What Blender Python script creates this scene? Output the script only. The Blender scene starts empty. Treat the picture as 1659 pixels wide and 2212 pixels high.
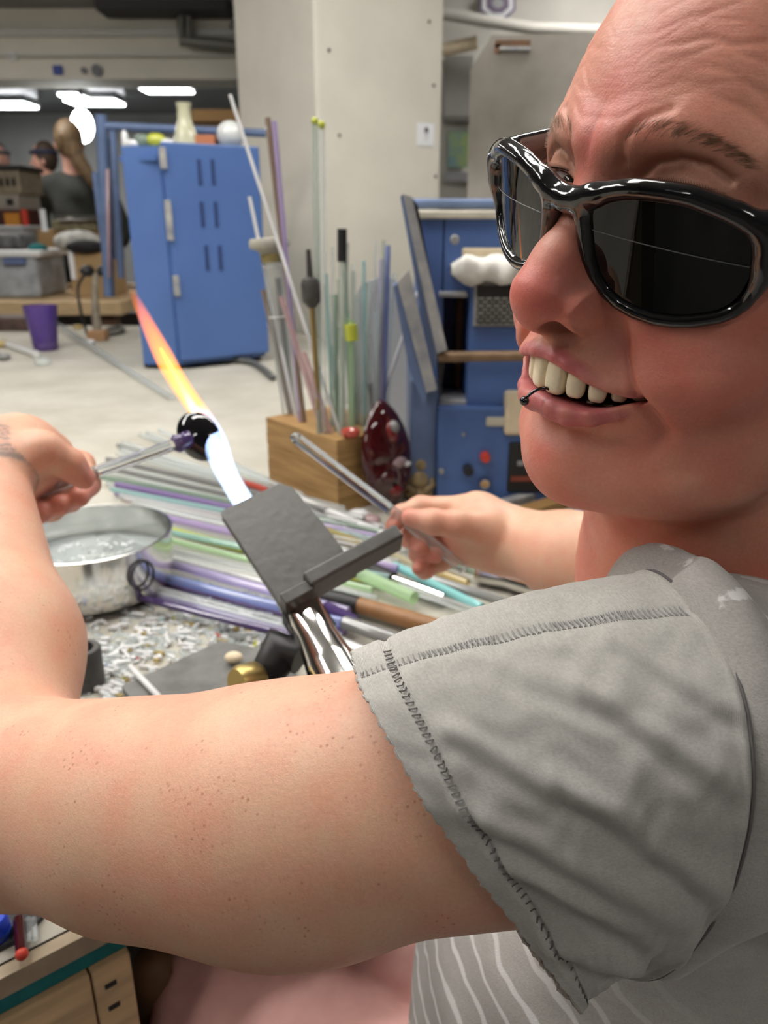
import bpy, bmesh, math, random, os
import numpy as np
from concurrent.futures import ThreadPoolExecutor
from mathutils import Vector, Matrix
random.seed(7); rng = np.random.default_rng(7)
SC = bpy.context.scene
COL = SC.collection
# ------------------------------------------------------------------ camera
FPX, CX, CY = 1700.0, 829.5, 1106.0
PITCH = math.radians(20.4)
CAMZ = 1.25
sp_, cp_ = math.sin(PITCH), math.cos(PITCH)
CAMM = np.array([[1, 0, 0], [0, sp_, -cp_], [0, cp_, sp_]])       # columns: camera x, y, z axes in the world
CAMP = np.array([0, 0, CAMZ])
cam = bpy.data.cameras.new('camera'); camo = bpy.data.objects.new('camera', cam); COL.objects.link(camo)
cam.sensor_fit = 'VERTICAL'; cam.sensor_height = 24.0; cam.sensor_width = 18.0
cam.lens = 24.0 * FPX / 2212.0
cam.clip_start = 0.02; cam.clip_end = 100
camo.location = (0, 0, CAMZ); camo.rotation_euler = (math.radians(90) - PITCH, 0, 0)
cam.dof.use_dof = True; cam.dof.focus_distance = 0.30; cam.dof.aperture_fstop = 9.0
SC.camera = camo
# ------------------------------------------------------------------ world, exposure
wd = bpy.data.worlds.new('room_air'); SC.world = wd; wd.use_nodes = True
wd.node_tree.nodes['Background'].inputs[0].default_value = (0.85, 0.92, 1.0, 1)
wd.node_tree.nodes['Background'].inputs[1].default_value = 0.05
SC.view_settings.view_transform = 'Standard'; SC.view_settings.look = 'None'
SC.view_settings.exposure = 0.30; SC.view_settings.gamma = 1.0; SC.view_settings.use_curve_mapping = False
SC.cycles.max_bounces = 6; SC.cycles.diffuse_bounces = 3; SC.cycles.glossy_bounces = 4; SC.cycles.transparent_max_bounces = 12; SC.cycles.transmission_bounces = 6
SC.cycles.use_light_tree = False; SC.cycles.use_adaptive_sampling = True; SC.cycles.adaptive_threshold = 0.03
SC.cycles.caustics_reflective = False; SC.cycles.caustics_refractive = False; SC.cycles.sample_clamp_indirect = 4.0

def W(px, py, d):
    """pixel of the 1659x2212 frame + depth along the optical axis -> world point"""
    return CAMM @ np.array([(px - CX) / FPX * d, -(py - CY) / FPX * d, -d]) + CAMP
def WZ(px, py, z):
    """pixel -> world point on the horizontal plane z"""
    v = CAMM @ np.array([(px - CX) / FPX, -(py - CY) / FPX, -1.0])
    return CAMP + v * ((z - CAMZ) / v[2])
def WY(px, py, y):
    v = CAMM @ np.array([(px - CX) / FPX, -(py - CY) / FPX, -1.0])
    return CAMP + v * (y / v[1])
def pix(p):
    c = CAMM.T @ (np.asarray(p, float) - CAMP)
    return CX + FPX * c[0] / -c[2], CY - FPX * c[1] / -c[2]

# ------------------------------------------------------------------ materials
def new_mat(name):
    m = bpy.data.materials.new(name); m.use_nodes = True
    return m, m.node_tree.nodes, m.node_tree.links, m.node_tree.nodes['Principled BSDF']
def mat(name, col, rough=0.5, metal=0.0, spec=0.5, var=0.0, vscale=20.0, bump=0.0, bscale=60.0, trans=0.0, ior=1.45,
        emit=None, estr=0.0, coat=0.0, alpha=1.0, col2=None, stretch=None, rvar=0.0):
    m, N, L, b = new_mat(name)
    b.inputs['Base Color'].default_value = (*col, 1); b.inputs['Roughness'].default_value = rough
    b.inputs['Metallic'].default_value = metal; b.inputs['Specular IOR Level'].default_value = spec
    b.inputs['IOR'].default_value = ior; b.inputs['Transmission Weight'].default_value = trans
    b.inputs['Coat Weight'].default_value = coat; b.inputs['Alpha'].default_value = alpha
    if emit:
        b.inputs['Emission Color'].default_value = (*emit, 1); b.inputs['Emission Strength'].default_value = estr
    if var or bump or rvar:
        tc = N.new('ShaderNodeTexCoord'); mp = N.new('ShaderNodeMapping'); L.new(tc.outputs['Object'], mp.inputs['Vector'])
        if stretch: mp.inputs['Scale'].default_value = stretch
    if var:
        n = N.new('ShaderNodeTexNoise'); n.inputs['Scale'].default_value = vscale; n.inputs['Detail'].default_value = 5
        L.new(mp.outputs[0], n.inputs['Vector'])
        r = N.new('ShaderNodeValToRGB'); r.color_ramp.elements[0].position = .3; r.color_ramp.elements[1].position = .7
        c2 = col2 if col2 else tuple(max(0, c * (1 - var)) for c in col)
        c1 = col if col2 else tuple(min(1, c * (1 + var * .5)) for c in col)
        r.color_ramp.elements[0].color = (*c2, 1); r.color_ramp.elements[1].color = (*c1, 1)
        L.new(n.outputs['Fac'], r.inputs['Fac']); L.new(r.outputs['Color'], b.inputs['Base Color'])
        if rvar:
            mr = N.new('ShaderNodeMapRange'); mr.inputs[3].default_value = max(0, rough - rvar); mr.inputs[4].default_value = rough + rvar
            L.new(n.outputs['Fac'], mr.inputs[0]); L.new(mr.outputs[0], b.inputs['Roughness'])
    if bump:
        n2 = N.new('ShaderNodeTexNoise'); n2.inputs['Scale'].default_value = bscale; n2.inputs['Detail'].default_value = 4
        L.new(mp.outputs[0], n2.inputs['Vector'])
        bp = N.new('ShaderNodeBump'); bp.inputs['Strength'].default_value = bump; bp.inputs['Distance'].default_value = .002
        L.new(n2.outputs['Fac'], bp.inputs['Height']); L.new(bp.outputs[0], b.inputs['Normal'])
    return m
MAT = {}
# ------------------------------------------------------------------ object helpers
def tag(o, label=None, cat=None, group=None, kind=None):
    if label: o['label'] = label
    if cat: o['category'] = cat
    if group: o['group'] = group
    if kind: o['kind'] = kind
    return o
def empty(name, loc=(0, 0, 0), label=None, cat=None, group=None):
    o = bpy.data.objects.new(name, None); COL.objects.link(o); o.location = loc; o.empty_display_size = .05
    return tag(o, label, cat, group)
def link(name, me, m=None, parent=None, smooth=False):
    o = bpy.data.objects.new(name, me); COL.objects.link(o)
    if m is not None:
        for mm in (m if isinstance(m, (list, tuple)) else [m]): me.materials.append(mm)
    if parent is not None:
        o.parent = parent; o.matrix_parent_inverse = Matrix.Translation(-Vector(parent.location))
    if smooth: me.shade_smooth()
    return o
def from_np(name, V, Q, m=None, parent=None, smooth=True):
    me = bpy.data.meshes.new(name)
    V = np.asarray(V, np.float32); Q = np.asarray(Q, np.int32)
    me.vertices.add(len(V)); me.vertices.foreach_set('co', V.ravel())
    k = Q.shape[1]
    me.loops.add(Q.size); me.loops.foreach_set('vertex_index', Q.ravel())
    me.polygons.add(len(Q)); me.polygons.foreach_set('loop_start', np.arange(0, Q.size, k, dtype=np.int32))
    me.update(calc_edges=True); me.validate()
    return link(name, me, m, parent, smooth)
def set_attr(o, name, col):
    a = o.data.attributes.new(name, 'FLOAT_COLOR', 'POINT')
    c = np.ones((len(o.data.vertices), 4), np.float32); c[:, :3] = col[:, :3] if col.shape[1] >= 3 else col
    a.data.foreach_set('color', c.ravel())

class MB:
    """collects simple shapes into one mesh"""
    def __init__(s): s.V = []; s.F = []; s.MI = []; s.mi = 0
    def add(s, V, F):
        n = len(s.V); s.V += [tuple(map(float, v)) for v in V]; s.F += [tuple(i + n for i in f) for f in F]; s.MI += [s.mi] * len(F)
        return s
    def box(s, c, d, ax=None, bev=0.0):
        """box centre c, full sizes d, ax = 3x3 columns"""
        c = np.asarray(c, float); h = np.asarray(d, float) / 2; A = np.eye(3) if ax is None else np.asarray(ax, float)
        if bev <= 0:
            V = [c + A @ (h * np.array(q)) for q in [(-1,-1,-1),(1,-1,-1),(1,1,-1),(-1,1,-1),(-1,-1,1),(1,-1,1),(1,1,1),(-1,1,1)]]
            return s.add(V, [(0,3,2,1),(4,5,6,7),(0,1,5,4),(1,2,6,5),(2,3,7,6),(3,0,4,7)])
        bm = bmesh.new(); bmesh.ops.create_cube(bm, size=1)
        for v in bm.verts: v.co = Vector((v.co.x * d[0], v.co.y * d[1], v.co.z * d[2]))
        bmesh.ops.bevel(bm, geom=bm.edges[:], offset=min(bev, min(d) * .45), segments=2, affect='EDGES', profile=.5)
        bm.verts.ensure_lookup_table(); bm.verts.index_update()
        V = [c + A @ np.array(v.co) for v in bm.verts]; F = [[v.index for v in f.verts] for f in bm.faces]; bm.free()
        return s.add(V, F)
    def hexa(s, P):
        """8 corners: bottom loop 0-3 then top loop 4-7"""
        return s.add(P, [(0,3,2,1),(4,5,6,7),(0,1,5,4),(1,2,6,5),(2,3,7,6),(3,0,4,7)])
    def tube(s, pts, r, n=10, cap=True, rb=None):
        P = [np.asarray(p, float) for p in pts]; m = len(P)
        R = r if isinstance(r, (list, tuple, np.ndarray)) else [r] * m
        T = [P[min(i + 1, m - 1)] - P[max(i - 1, 0)] for i in range(m)]
        T = [t / (np.linalg.norm(t) + 1e-12) for t in T]
        u = np.cross(T[0], [0, 0, 1.0]);
        if np.linalg.norm(u) < 1e-3: u = np.cross(T[0], [1.0, 0, 0])
        u /= np.linalg.norm(u); V = []
        for i in range(m):
            u = u - T[i] * (u @ T[i]); u /= np.linalg.norm(u) + 1e-12; w = np.cross(T[i], u)
            for k in range(n):
                a = 2 * math.pi * k / n; V.append(P[i] + R[i] * (math.cos(a) * u + math.sin(a) * w))
        F = [(i * n + k, i * n + (k + 1) % n, (i + 1) * n + (k + 1) % n, (i + 1) * n + k) for i in range(m - 1) for k in range(n)]
        if cap: F += [tuple(range(n - 1, -1, -1)), tuple((m - 1) * n + k for k in range(n))]
        return s.add(V, F)
    def lathe(s, prof, c=(0, 0, 0), ax=None, n=32):
        """profile (r, h) list revolved about the local z axis"""
        c = np.asarray(c, float); A = np.eye(3) if ax is None else np.asarray(ax, float); V = []
        for r, h in prof:
            for k in range(n):
                a = 2 * math.pi * k / n; V.append(c + A @ np.array([r * math.cos(a), r * math.sin(a), h]))
        m = len(prof)
        F = [(i * n + k, i * n + (k + 1) % n, (i + 1) * n + (k + 1) % n, (i + 1) * n + k) for i in range(m - 1) for k in range(n)]
        if prof[0][0] > 1e-6: F.append(tuple(range(n - 1, -1, -1)))
        if prof[-1][0] > 1e-6: F.append(tuple((m - 1) * n + k for k in range(n)))
        return s.add(V, F)
    def ball(s, c, r, n=12, ax=None):
        r = np.ones(3) * r; A = np.eye(3) if ax is None else np.asarray(ax, float); V = []; m = max(6, n // 2 + 1)
        for i in range(m + 1):
            p = math.pi * i / m
            for k in range(n):
                a = 2 * math.pi * k / n
                V.append(np.asarray(c) + A @ (r * np.array([math.sin(p) * math.cos(a), math.sin(p) * math.sin(a), -math.cos(p)])))
        return s.add(V, [(i * n + k, i * n + (k + 1) % n, (i + 1) * n + (k + 1) % n, (i + 1) * n + k) for i in range(m) for k in range(n)])
    def prism(s, poly, c, ax, depth):
        """2D polygon in the plane of ax columns 0,1 extruded along column 2 by depth"""
        c = np.asarray(c, float); A = np.asarray(ax, float); n = len(poly)
        V = [c + A @ np.array([x, y, 0]) for x, y in poly] + [c + A @ np.array([x, y, depth]) for x, y in poly]
        F = [tuple(range(n - 1, -1, -1)), tuple(range(n, 2 * n))] + [(i, (i + 1) % n, n + (i + 1) % n, n + i) for i in range(n)]
        return s.add(V, F)
    def grid(s, G, closed_u=False, closed_v=False):
        """G[i][j] points"""
        nu, nv = len(G), len(G[0]); V = [p for row in G for p in row]; F = []
        for i in range(nu if closed_u else nu - 1):
            for j in range(nv if closed_v else nv - 1):
                i2, j2 = (i + 1) % nu, (j + 1) % nv; F.append((i * nv + j, i2 * nv + j, i2 * nv + j2, i * nv + j2))
        return s.add(V, F)
    def build(s, name, m=None, parent=None, smooth=False, weld=False):
        me = bpy.data.meshes.new(name); me.from_pydata(s.V, [], s.F); me.update()
        if any(s.MI): me.polygons.foreach_set('material_index', s.MI)
        if weld or True:
            bm = bmesh.new(); bm.from_mesh(me); bmesh.ops.remove_doubles(bm, verts=bm.verts, dist=1e-6)
            bmesh.ops.recalc_face_normals(bm, faces=bm.faces); bm.to_mesh(me); bm.free()
        o = link(name, me, m, parent)
        if smooth:
            me.shade_smooth()
            if smooth is not True: me.set_sharp_from_angle(angle=math.radians(smooth))
        return o
def frame_z(zax, xhint=(1, 0, 0)):
    z = np.asarray(zax, float); z = z / np.linalg.norm(z); x = np.asarray(xhint, float); x = x - z * (x @ z)
    if np.linalg.norm(x) < 1e-6: x = np.cross(z, [0, 1.0, .3])
    x /= np.linalg.norm(x); return np.c_[x, np.cross(z, x), z]
def catmull(P, n, closed=False):
    P = np.asarray(P, float); m = len(P); out = []
    seg = m if closed else m - 1
    g = (lambda i: P[i % m]) if closed else (lambda i: P[min(max(i, 0), m - 1)])
    for t in (np.linspace(0, seg, n, endpoint=not closed)):
        i = min(int(t), seg - 1); u = t - i
        a, b, c, d = g(i - 1), g(i), g(i + 1), g(i + 2)
        out.append(.5 * (2 * b + (c - a) * u + (2 * a - 5 * b + 4 * c - d) * u * u + (3 * b - a - 3 * c + d) * u ** 3))
    return np.array(out)

# ------------------------------------------------------------------ implicit modelling (distance fields -> one continuous surface)
def d_ell(P, c, r, A=None):
    q = P - np.asarray(c, float)
    if A is not None: q = q @ A
    r = np.asarray(r, float); k0 = np.linalg.norm(q / r, axis=1); k1 = np.linalg.norm(q / (r * r), axis=1) + 1e-9
    return k0 * (k0 - 1.0) / k1
def d_cap(P, a, b, ra, rb):
    a = np.asarray(a, float); b = np.asarray(b, float); ab = b - a
    h = np.clip((P - a) @ ab / (ab @ ab + 1e-12), 0, 1)
    return np.linalg.norm(P - a - h[:, None] * ab, axis=1) - (ra + (rb - ra) * h)
def smin(a, b, k):
    h = np.clip(.5 + .5 * (b - a) / k, 0, 1); return b + (a - b) * h - k * h * (1 - h)
def smax(a, b, k): return -smin(-a, -b, k)
def d_poly(P, pts, rad, k=None):
    d = None
    for i in range(len(pts) - 1):
        e = d_cap(P, pts[i], pts[i + 1], rad[i], rad[i + 1]); d = e if d is None else (np.minimum(d, e) if k is None else smin(d, e, k))
    return d
def gs(P, c, s):
    q = (P - np.asarray(c, float)) / np.asarray(s, float); return np.exp(-.5 * (q * q).sum(1))
def line_dist(P, pts): return d_poly(P, pts, [0] * len(pts))
def sdf_mesh(fn, lo, hi, h, margin=1.5, newton=2):
    lo = np.asarray(lo, float); hi = np.asarray(hi, float); B = 8
    nb = np.ceil((hi - lo) / (h * B)).astype(int); n = nb * B
    ii = np.stack(np.meshgrid(*[np.arange(k) for k in nb], indexing='ij'), -1).reshape(-1, 3)
    pool = ThreadPoolExecutor(4)
    def par(f, X, n=16000):
        return np.concatenate(list(pool.map(f, [X[s:s + n] for s in range(0, len(X), n)])))
    cd = par(fn, lo + (ii * B + (B - 1) / 2) * h)
    D = np.repeat(np.repeat(np.repeat(cd.reshape(nb).astype(np.float32), B, 0), B, 1), B, 2)
    act = ii[np.abs(cd) < h * B * .87 * margin]
    loc = np.stack(np.meshgrid(*[np.arange(B)] * 3, indexing='ij'), -1).reshape(-1, 3)
    def fill(s):
        blk = act[s:s + 32]; idx = (blk[:, None, :] * B + loc[None]).reshape(-1, 3)
        D[idx[:, 0], idx[:, 1], idx[:, 2]] = fn(lo + idx * h)
    list(pool.map(fill, range(0, len(act), 32)))
    S = D < 0
    c = sum(S[a:n[0] - 1 + a, b:n[1] - 1 + b, e:n[2] - 1 + e].astype(np.int8) for a in (0, 1) for b in (0, 1) for e in (0, 1))
    cell = np.argwhere((c > 0) & (c < 8)); vid = -np.ones(c.shape, np.int64); vid[tuple(cell.T)] = np.arange(len(cell))
    acc = np.zeros((len(cell), 3)); cnt = np.zeros(len(cell))
    cor = [np.array(q) for q in [(0,0,0),(1,0,0),(0,1,0),(1,1,0),(0,0,1),(1,0,1),(0,1,1),(1,1,1)]]
    for i, j in [(0,1),(2,3),(4,5),(6,7),(0,2),(1,3),(4,6),(5,7),(0,4),(1,5),(2,6),(3,7)]:
        a = D[tuple((cell + cor[i]).T)]; b = D[tuple((cell + cor[j]).T)]; x = (a < 0) != (b < 0)
        t = np.where(x, a / np.where(x, a - b, 1), 0)[:, None]
        acc += np.where(x[:, None], cor[i] + t * (cor[j] - cor[i]), 0); cnt += x
    V = lo + (cell + acc / cnt[:, None]) * h
    Q = []
    for ax in range(3):
        sl0 = [slice(None)] * 3; sl1 = [slice(None)] * 3; sl0[ax] = slice(0, -1); sl1[ax] = slice(1, None)
        A, Bn = S[tuple(sl0)], S[tuple(sl1)]; e = np.argwhere(A != Bn); o1, o2 = (ax + 1) % 3, (ax + 2) % 3
        ok = (e[:, o1] > 0) & (e[:, o2] > 0) & (e[:, o1] < n[o1] - 1) & (e[:, o2] < n[o2] - 1); e = e[ok]
        def g(d1, d2):
            f = e.copy(); f[:, o1] -= d1; f[:, o2] -= d2; return vid[tuple(f.T)]
        q = np.c_[g(1, 1), g(0, 1), g(0, 0), g(1, 0)]; flip = ~A[tuple(e.T)]; q[flip] = q[flip][:, ::-1]; Q.append(q)
    Q = np.vstack(Q); Q = Q[(Q >= 0).all(1)]
    for _ in range(newton):
        e = h * .5; f0 = par(fn, V); G = np.c_[[par(fn, V + np.eye(3)[a] * e) - f0 for a in range(3)]].T / e
        V = V - np.clip(f0 / ((G * G).sum(1) + 1e-6), -h, h)[:, None] * G
    return V, Q
# ================================================================== THE ROOM
TZ = 0.80
E1 = np.array([.79, .613, 0]) / np.hypot(.79, .613); E2 = np.array([-E1[1], E1[0], 0]); UP = np.array([0, 0, 1.0])
AXE = np.c_[E1, E2, UP]
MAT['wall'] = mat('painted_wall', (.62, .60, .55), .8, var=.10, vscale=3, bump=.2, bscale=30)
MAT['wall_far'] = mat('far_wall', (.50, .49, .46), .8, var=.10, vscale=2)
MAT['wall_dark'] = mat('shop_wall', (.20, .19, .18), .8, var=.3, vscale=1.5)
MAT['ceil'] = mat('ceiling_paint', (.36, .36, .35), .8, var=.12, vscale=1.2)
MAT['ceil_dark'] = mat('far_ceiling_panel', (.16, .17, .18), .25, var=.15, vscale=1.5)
MAT['concrete'] = mat('concrete_floor', (.22, .21, .20), .7, var=.25, vscale=4)
MAT['column'] = mat('column_paint', (.70, .67, .59), .75, var=.06, vscale=6, bump=.25, bscale=45)
MAT['beam'] = mat('beam_paint', (.78, .75, .66), .7, var=.08, vscale=2)
MAT['lamp'] = mat('lamp_diffuser', (1, 1, 1), .5, emit=(1.0, .97, .92), estr=17.0)
MAT['lamp_far'] = mat('lamp_diffuser_far', (1, 1, 1), .5, emit=(.95, .98, 1.0), estr=10.0)
MAT['lamp_case'] = mat('lamp_housing', (.75, .76, .76), .4)
def struct(name, mb, m, smooth=False):
    o = mb.build(name, m, None, smooth); o['kind'] = 'structure'; return o
struct('floor', MB().box((-1.5, 5, -.05), (17, 22, .1)), MAT['concrete'])
struct('ceiling', MB().box((-1.5, 1.0, 3.0), (17, 13.2, .2)), MAT['ceil'])
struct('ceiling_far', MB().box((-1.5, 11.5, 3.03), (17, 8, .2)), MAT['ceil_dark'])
struct('wall_back', MB().box((-1.5, -4.6, 1.5), (17, .2, 3.0)), MAT['wall_dark'])
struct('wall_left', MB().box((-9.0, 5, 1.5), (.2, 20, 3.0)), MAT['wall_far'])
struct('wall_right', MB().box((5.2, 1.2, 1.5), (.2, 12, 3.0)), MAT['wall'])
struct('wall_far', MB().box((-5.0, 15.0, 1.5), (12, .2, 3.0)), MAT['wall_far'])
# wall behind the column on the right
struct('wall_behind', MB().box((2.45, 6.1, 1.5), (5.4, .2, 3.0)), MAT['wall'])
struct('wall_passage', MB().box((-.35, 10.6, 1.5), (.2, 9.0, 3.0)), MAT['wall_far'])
# column
cb = np.array([(697 - CX) / FPX * (3.25 * cp_ + .45 * sp_), 3.25, 0])
cc = cb + E1 * .31 + E2 * .30
mcol = MB().box((cc[0], cc[1], 1.45), (.62, .60, 2.9), AXE, bev=.012)
COLUMN = struct('column', mcol, MAT['column'])
MAT['hole'] = mat('drill_hole', (.12, .10, .09), .9)
for a, z in [(.06, 1.83), (.03, 2.05), (.57, 1.76), (.59, 1.42), (.54, 1.98), (.10, 1.55)]:
    p = cb + E1 * a - E2 * .001 + UP * z
    b = MB(); b.lathe([(.006, 0), (.006, .004)], p, frame_z(-E2), 10); b.build('drill_hole', MAT['hole'], COLUMN)
# beam over the passage
struct('beam', MB().box((-4.8, 7.9, 2.645), (9.0, .5, .53)), MAT['beam'])
struct('trim_1', MB().box((-4.8, 7.62, 2.72), (9.0, .06, .05)).box((-4.8, 7.60, 2.55), (9.0, .03, .012)), mat('beam_strip', (.62, .62, .58), .5))
# ------------------------------------------------------------------ ceiling lamps (the light of the place, with added fill)
def ceiling_lamp(c, size, ang, label, m='lamp', group='long fluorescent ceiling lamps'):
    o = empty('ceiling_lamp', c, label, 'ceiling lamp', group)
    ca, sa = math.cos(ang), math.sin(ang); A = np.array([[ca, -sa, 0], [sa, ca, 0], [0, 0, 1]])
    MB().box((c[0], c[1], c[2] + .03), (size[0] + .04, size[1] + .04, .05), A, bev=.008).build('housing', MAT['lamp_case'], o)
    MB().box((c[0], c[1], c[2] - .012), (size[0], size[1], .03), A, bev=.01).build('diffuser', MAT[m], o)
    return o
ceiling_lamp((-1.15, 1.55, 2.82), (1.5, .34, 0), .6, 'long white ceiling lamp above the bench near the tall kiln')
ceiling_lamp((-.40, .62, 2.70), (1.2, .24, 0), .6, 'shorter white lamp added over the torch to brighten the person')  # unseen lamp added to put more light on the person
ceiling_lamp((.75, 1.9, 2.82), (1.5, .34, 0), .6, 'long white ceiling lamp above the small kiln')
ceiling_lamp((-2.4, .4, 2.82), (1.5, .34, 0), .6, 'long white ceiling lamp above the end of the bench')
ceiling_lamp((1.3, -1.3, 2.82), (1.5, .16, 0), .6, 'narrow white ceiling lamp behind the smiling person')
ceiling_lamp((-1.9, -2.4, 2.82), (1.5, .16, 0), .6, 'long white ceiling lamp by the dark rear wall')
ceiling_lamp((-2.7, 5.3, 2.80), (1.5, .34, 0), .2, 'long white lamp placed out of view to brighten the painted beam')  # unseen lamp, shifted here to throw more light on the beam
ceiling_lamp((-4.9, 5.3, 2.80), (1.5, .34, 0), .2, 'long white ceiling lamp over the second bench')
ceiling_lamp((1.9, 5.1, 2.86), (1.9, .22, 0), -.28, 'bluish white strip lamp high beside the round purple poster')
# ================================================================== THE PERSON
HR = np.array([[0.45560003, 0.05840354, -0.88826665], [-0.42101745, 0.8933253, -0.15720753], [0.7843296, 0.44559952, 0.43158794]])
HT = np.array([0.05287668, 0.07887467, -0.28833552])
def head_w(V):
    """head frame (mm; x her left, y up, z out of the face; origin at the nose) -> world (m)"""
    return (np.asarray(V, float) / 1000.0 @ HR.T + HT) @ CAMM.T + CAMP
UPL = [(0,-22.2,-13.2),(5,-22.6,-13.4),(10.5,-24,-14.8),(17.5,-26.3,-18.4),(25,-29,-23.4),(31,-31,-29.4),(35,-32.3,-33.5)]
UPR = [3.1, 3.4, 3.4, 3.0, 2.5, 2.0, 1.3]
LOL = [(0,-42.2,-15.6),(6,-42.9,-16),(12,-43.4,-18),(20,-41.6,-22),(27,-38.4,-27.2),(32,-34.4,-31.5),(35,-32.6,-34)]
LOR = [5.7, 5.8, 5.4, 4.4, 2.9, 2.0, 1.2]
FOLD = [(19.5,1,-25),(21.5,-5,-26),(25.5,-15.8,-28),(31.5,-25,-31.5),(37.5,-33,-35.5),(40,-43,-37),(38,-53,-35)]
BROW = [(13,54,-22),(22,56.5,-25),(30,57.2,-29.5),(37,55.6,-35),(44,53,-41),(50,49.5,-48)]
def brow_y(ax): return np.interp(ax, [0, 8, 16, 24, 32, 42, 52, 65], [55, 56, 59, 62, 62.5, 60, 55, 48])
def rodr(r):
    t = np.linalg.norm(r); k = np.asarray(r) / t; K = np.array([[0, -k[2], k[1]], [k[2], 0, -k[0]], [-k[1], k[0], 0]])
    return np.eye(3) + math.sin(t) * K + (1 - math.cos(t)) * K @ K
GM = rodr((.134, .104, -.109)); GO = np.array([1.5, 22.9, -12.0])
def gz(x, y): return -(102.5 - np.sqrt(np.maximum(102.5 ** 2 - x * x, 0))) + .167 * y
def head_fn(P):
    x, y, z = P.T; ax = np.abs(x); M = np.c_[ax, y, z]
    d = d_ell(P, (0, 45, -104), (74, 92, 84))
    d = smin(d, d_ell(P, (0, 0, -74), (64, 92, 52)), 18)
    d = smin(d, d_cap(M, (0, -66, -41), (46, -50, -86), 21, 20), 14)
    d = smin(d, d_ell(P, (0, -66, -66), (57, 25, 42)), 14)          # soft jaw
    d = smin(d, d_ell(P, (0, -69, -36.5), (21, 17, 18)), 10)           # chin
    d = smin(d, d_ell(M, (39, -15, -51), (25, 22, 20.5)), 12)           # cheeks lifted by the smile
    d = smin(d, d_ell(M, (48, 10, -66), (22, 18, 22)), 12)
    d = smin(d, d_poly(M, [(6,52,-26),(26,55,-33),(46,50,-48)], [8, 8.5, 9]), 9)
    d = smin(d, d_cap(P, (0, -85, -118), (0, -150, -132), 54, 56), 16)   # neck
    d = smin(d, d_cap(P, (0, -150, -132), (10, -215, -140), 56, 66), 16)
    # eyes
    d = d + 7.0 * gs(M, (31, 39, -26), (13, 8.5, 12)) + 3.0 * gs(M, (15, 36, -26), (5, 9, 9))
    d = smin(d, d_ell(M, (31, 39, -45.5), (16, 12.5, 15)), 4)
    d = d + 1.5 * np.exp(-(line_dist(np.c_[ax, y, 0 * z], [(17, 42, 0), (23, 47.5, 0), (31, 49.5, 0), (40, 48, 0), (46, 44, 0)]) / 1.3) ** 2) * (z > -60)
    ye = np.interp(ax, [15, 24, 32, 40, 47], [37.0, 39.0, 39.6, 39.2, 38.0]); he = np.interp(ax, [15, 20, 27, 34, 41, 47], [.05, 1.2, 1.9, 1.9, 1.3, .05])
    d = smax(d, -np.maximum(np.maximum(np.abs(y - ye) - he, -50 - z), np.abs(ax - 31) - 16), .8)
    # nose
    nose = d_poly(P, [(0, 42, -29), (0, 26, -21.5), (0, 12, -12.5), (0, 0.5, -7.0)], [8.5, 8.8, 10.2, 12.8], 4)
    nose = smin(nose, d_cap(M, (0, 26, -30), (9, 1, -23), 9, 9.5), 7)
    nose = smin(nose, d_ell(M, (13.0, -3.8, -17), (7.6, 8, 11.5)), 4)
    nose = smin(nose, d_cap(P, (0, -7, -6), (0, -12, -15), 5.5, 5.5), 4)
    d = smin(d, nose, 7)
    d = d + 1.1 * np.exp(-(line_dist(M, [(17.5, 4.5, -18), (20.5, 0, -22), (20.5, -8, -26)]) / 2.6) ** 2)   # wing of the nose
    d = smax(d, -d_ell(M, (7.8, -11.6, -9.5), (4.2, 4.8, 7)), 3)
    # mouth
    d = smin(d, d_ell(P, (0, -29, -39.5), (37, 22, 26)), 9)
    d = smin(d, d_poly(M, UPL, UPR, 1.5), 4.5)
    d = smin(d, d_poly(M, LOL, LOR, 1.5), 2.6)
    d = d + .5 * gs(P, (0, -17, -5), (2.4, 4, 6))
    d = d + 2.6 * gs(P, (0, -52, -11), (17, 4.0, 10))
    yc = np.interp(ax, [0, 6, 12, 20, 26, 30, 34], [-30.5, -31.2, -32.4, -33.8, -33.4, -32.6, -32.2])
    hh = np.interp(ax, [0, 6, 12, 18, 24, 29, 34], [6.3, 6.4, 6.2, 5.4, 3.7, 1.8, .05])
    carve = np.maximum(np.maximum(np.abs(y - yc) - hh, (-8 - ax * ax / 45 - 22) - z), ax - 34)
    d = smax(d, -carve, 2.4)
    # folds of the smile, forehead lines
    M2 = np.c_[ax, y, 0 * z]; zf = z > -70; F2 = [(p[0], p[1], 0) for p in FOLD]; lf = line_dist(M2, F2); w = np.interp(y, [-58, -44, -30, -20, 2], [0, .45, .9, 1, .7])
    d = d + zf * (2.5 * w * np.exp(-(lf / 2.3) ** 2) - 2.1 * w * np.exp(-(line_dist(M2, [(p[0] + 7.5, p[1] + 1.5, 0) for p in FOLD]) / 5.5) ** 2))
    d = d + .35 * zf * np.exp(-(line_dist(M2, [(49, -26, 0), (52, -40, 0), (49, -56, 0)]) / 3.5) ** 2)
    up = y - brow_y(ax); side = np.clip((ax - 8) / 10, 0, 1)
    for h0, am, wd in [(5.0, .55, 1.4), (9.5, .22, .9), (13, .34, 1.1), (17.5, .26, .9), (21.5, .42, 1.1), (26, .2, .9), (30, .30, 1.1), (37, .30, 1.2)]:
        wob = 1.2 * np.sin(ax * .17 + h0) + .6 * np.sin(ax * .43 + 2 * h0) + 2.2 * np.exp(-((x) / 9) ** 2)
        d = d + .8 * am * (.45 + .55 * side) * (.75 + .4 * np.sin(x * .09 + h0 * 1.7)) * np.exp(-((up - h0 + wob) / wd) ** 2) * (z > -90) * np.clip((68 - ax) / 12, 0, 1)
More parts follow.
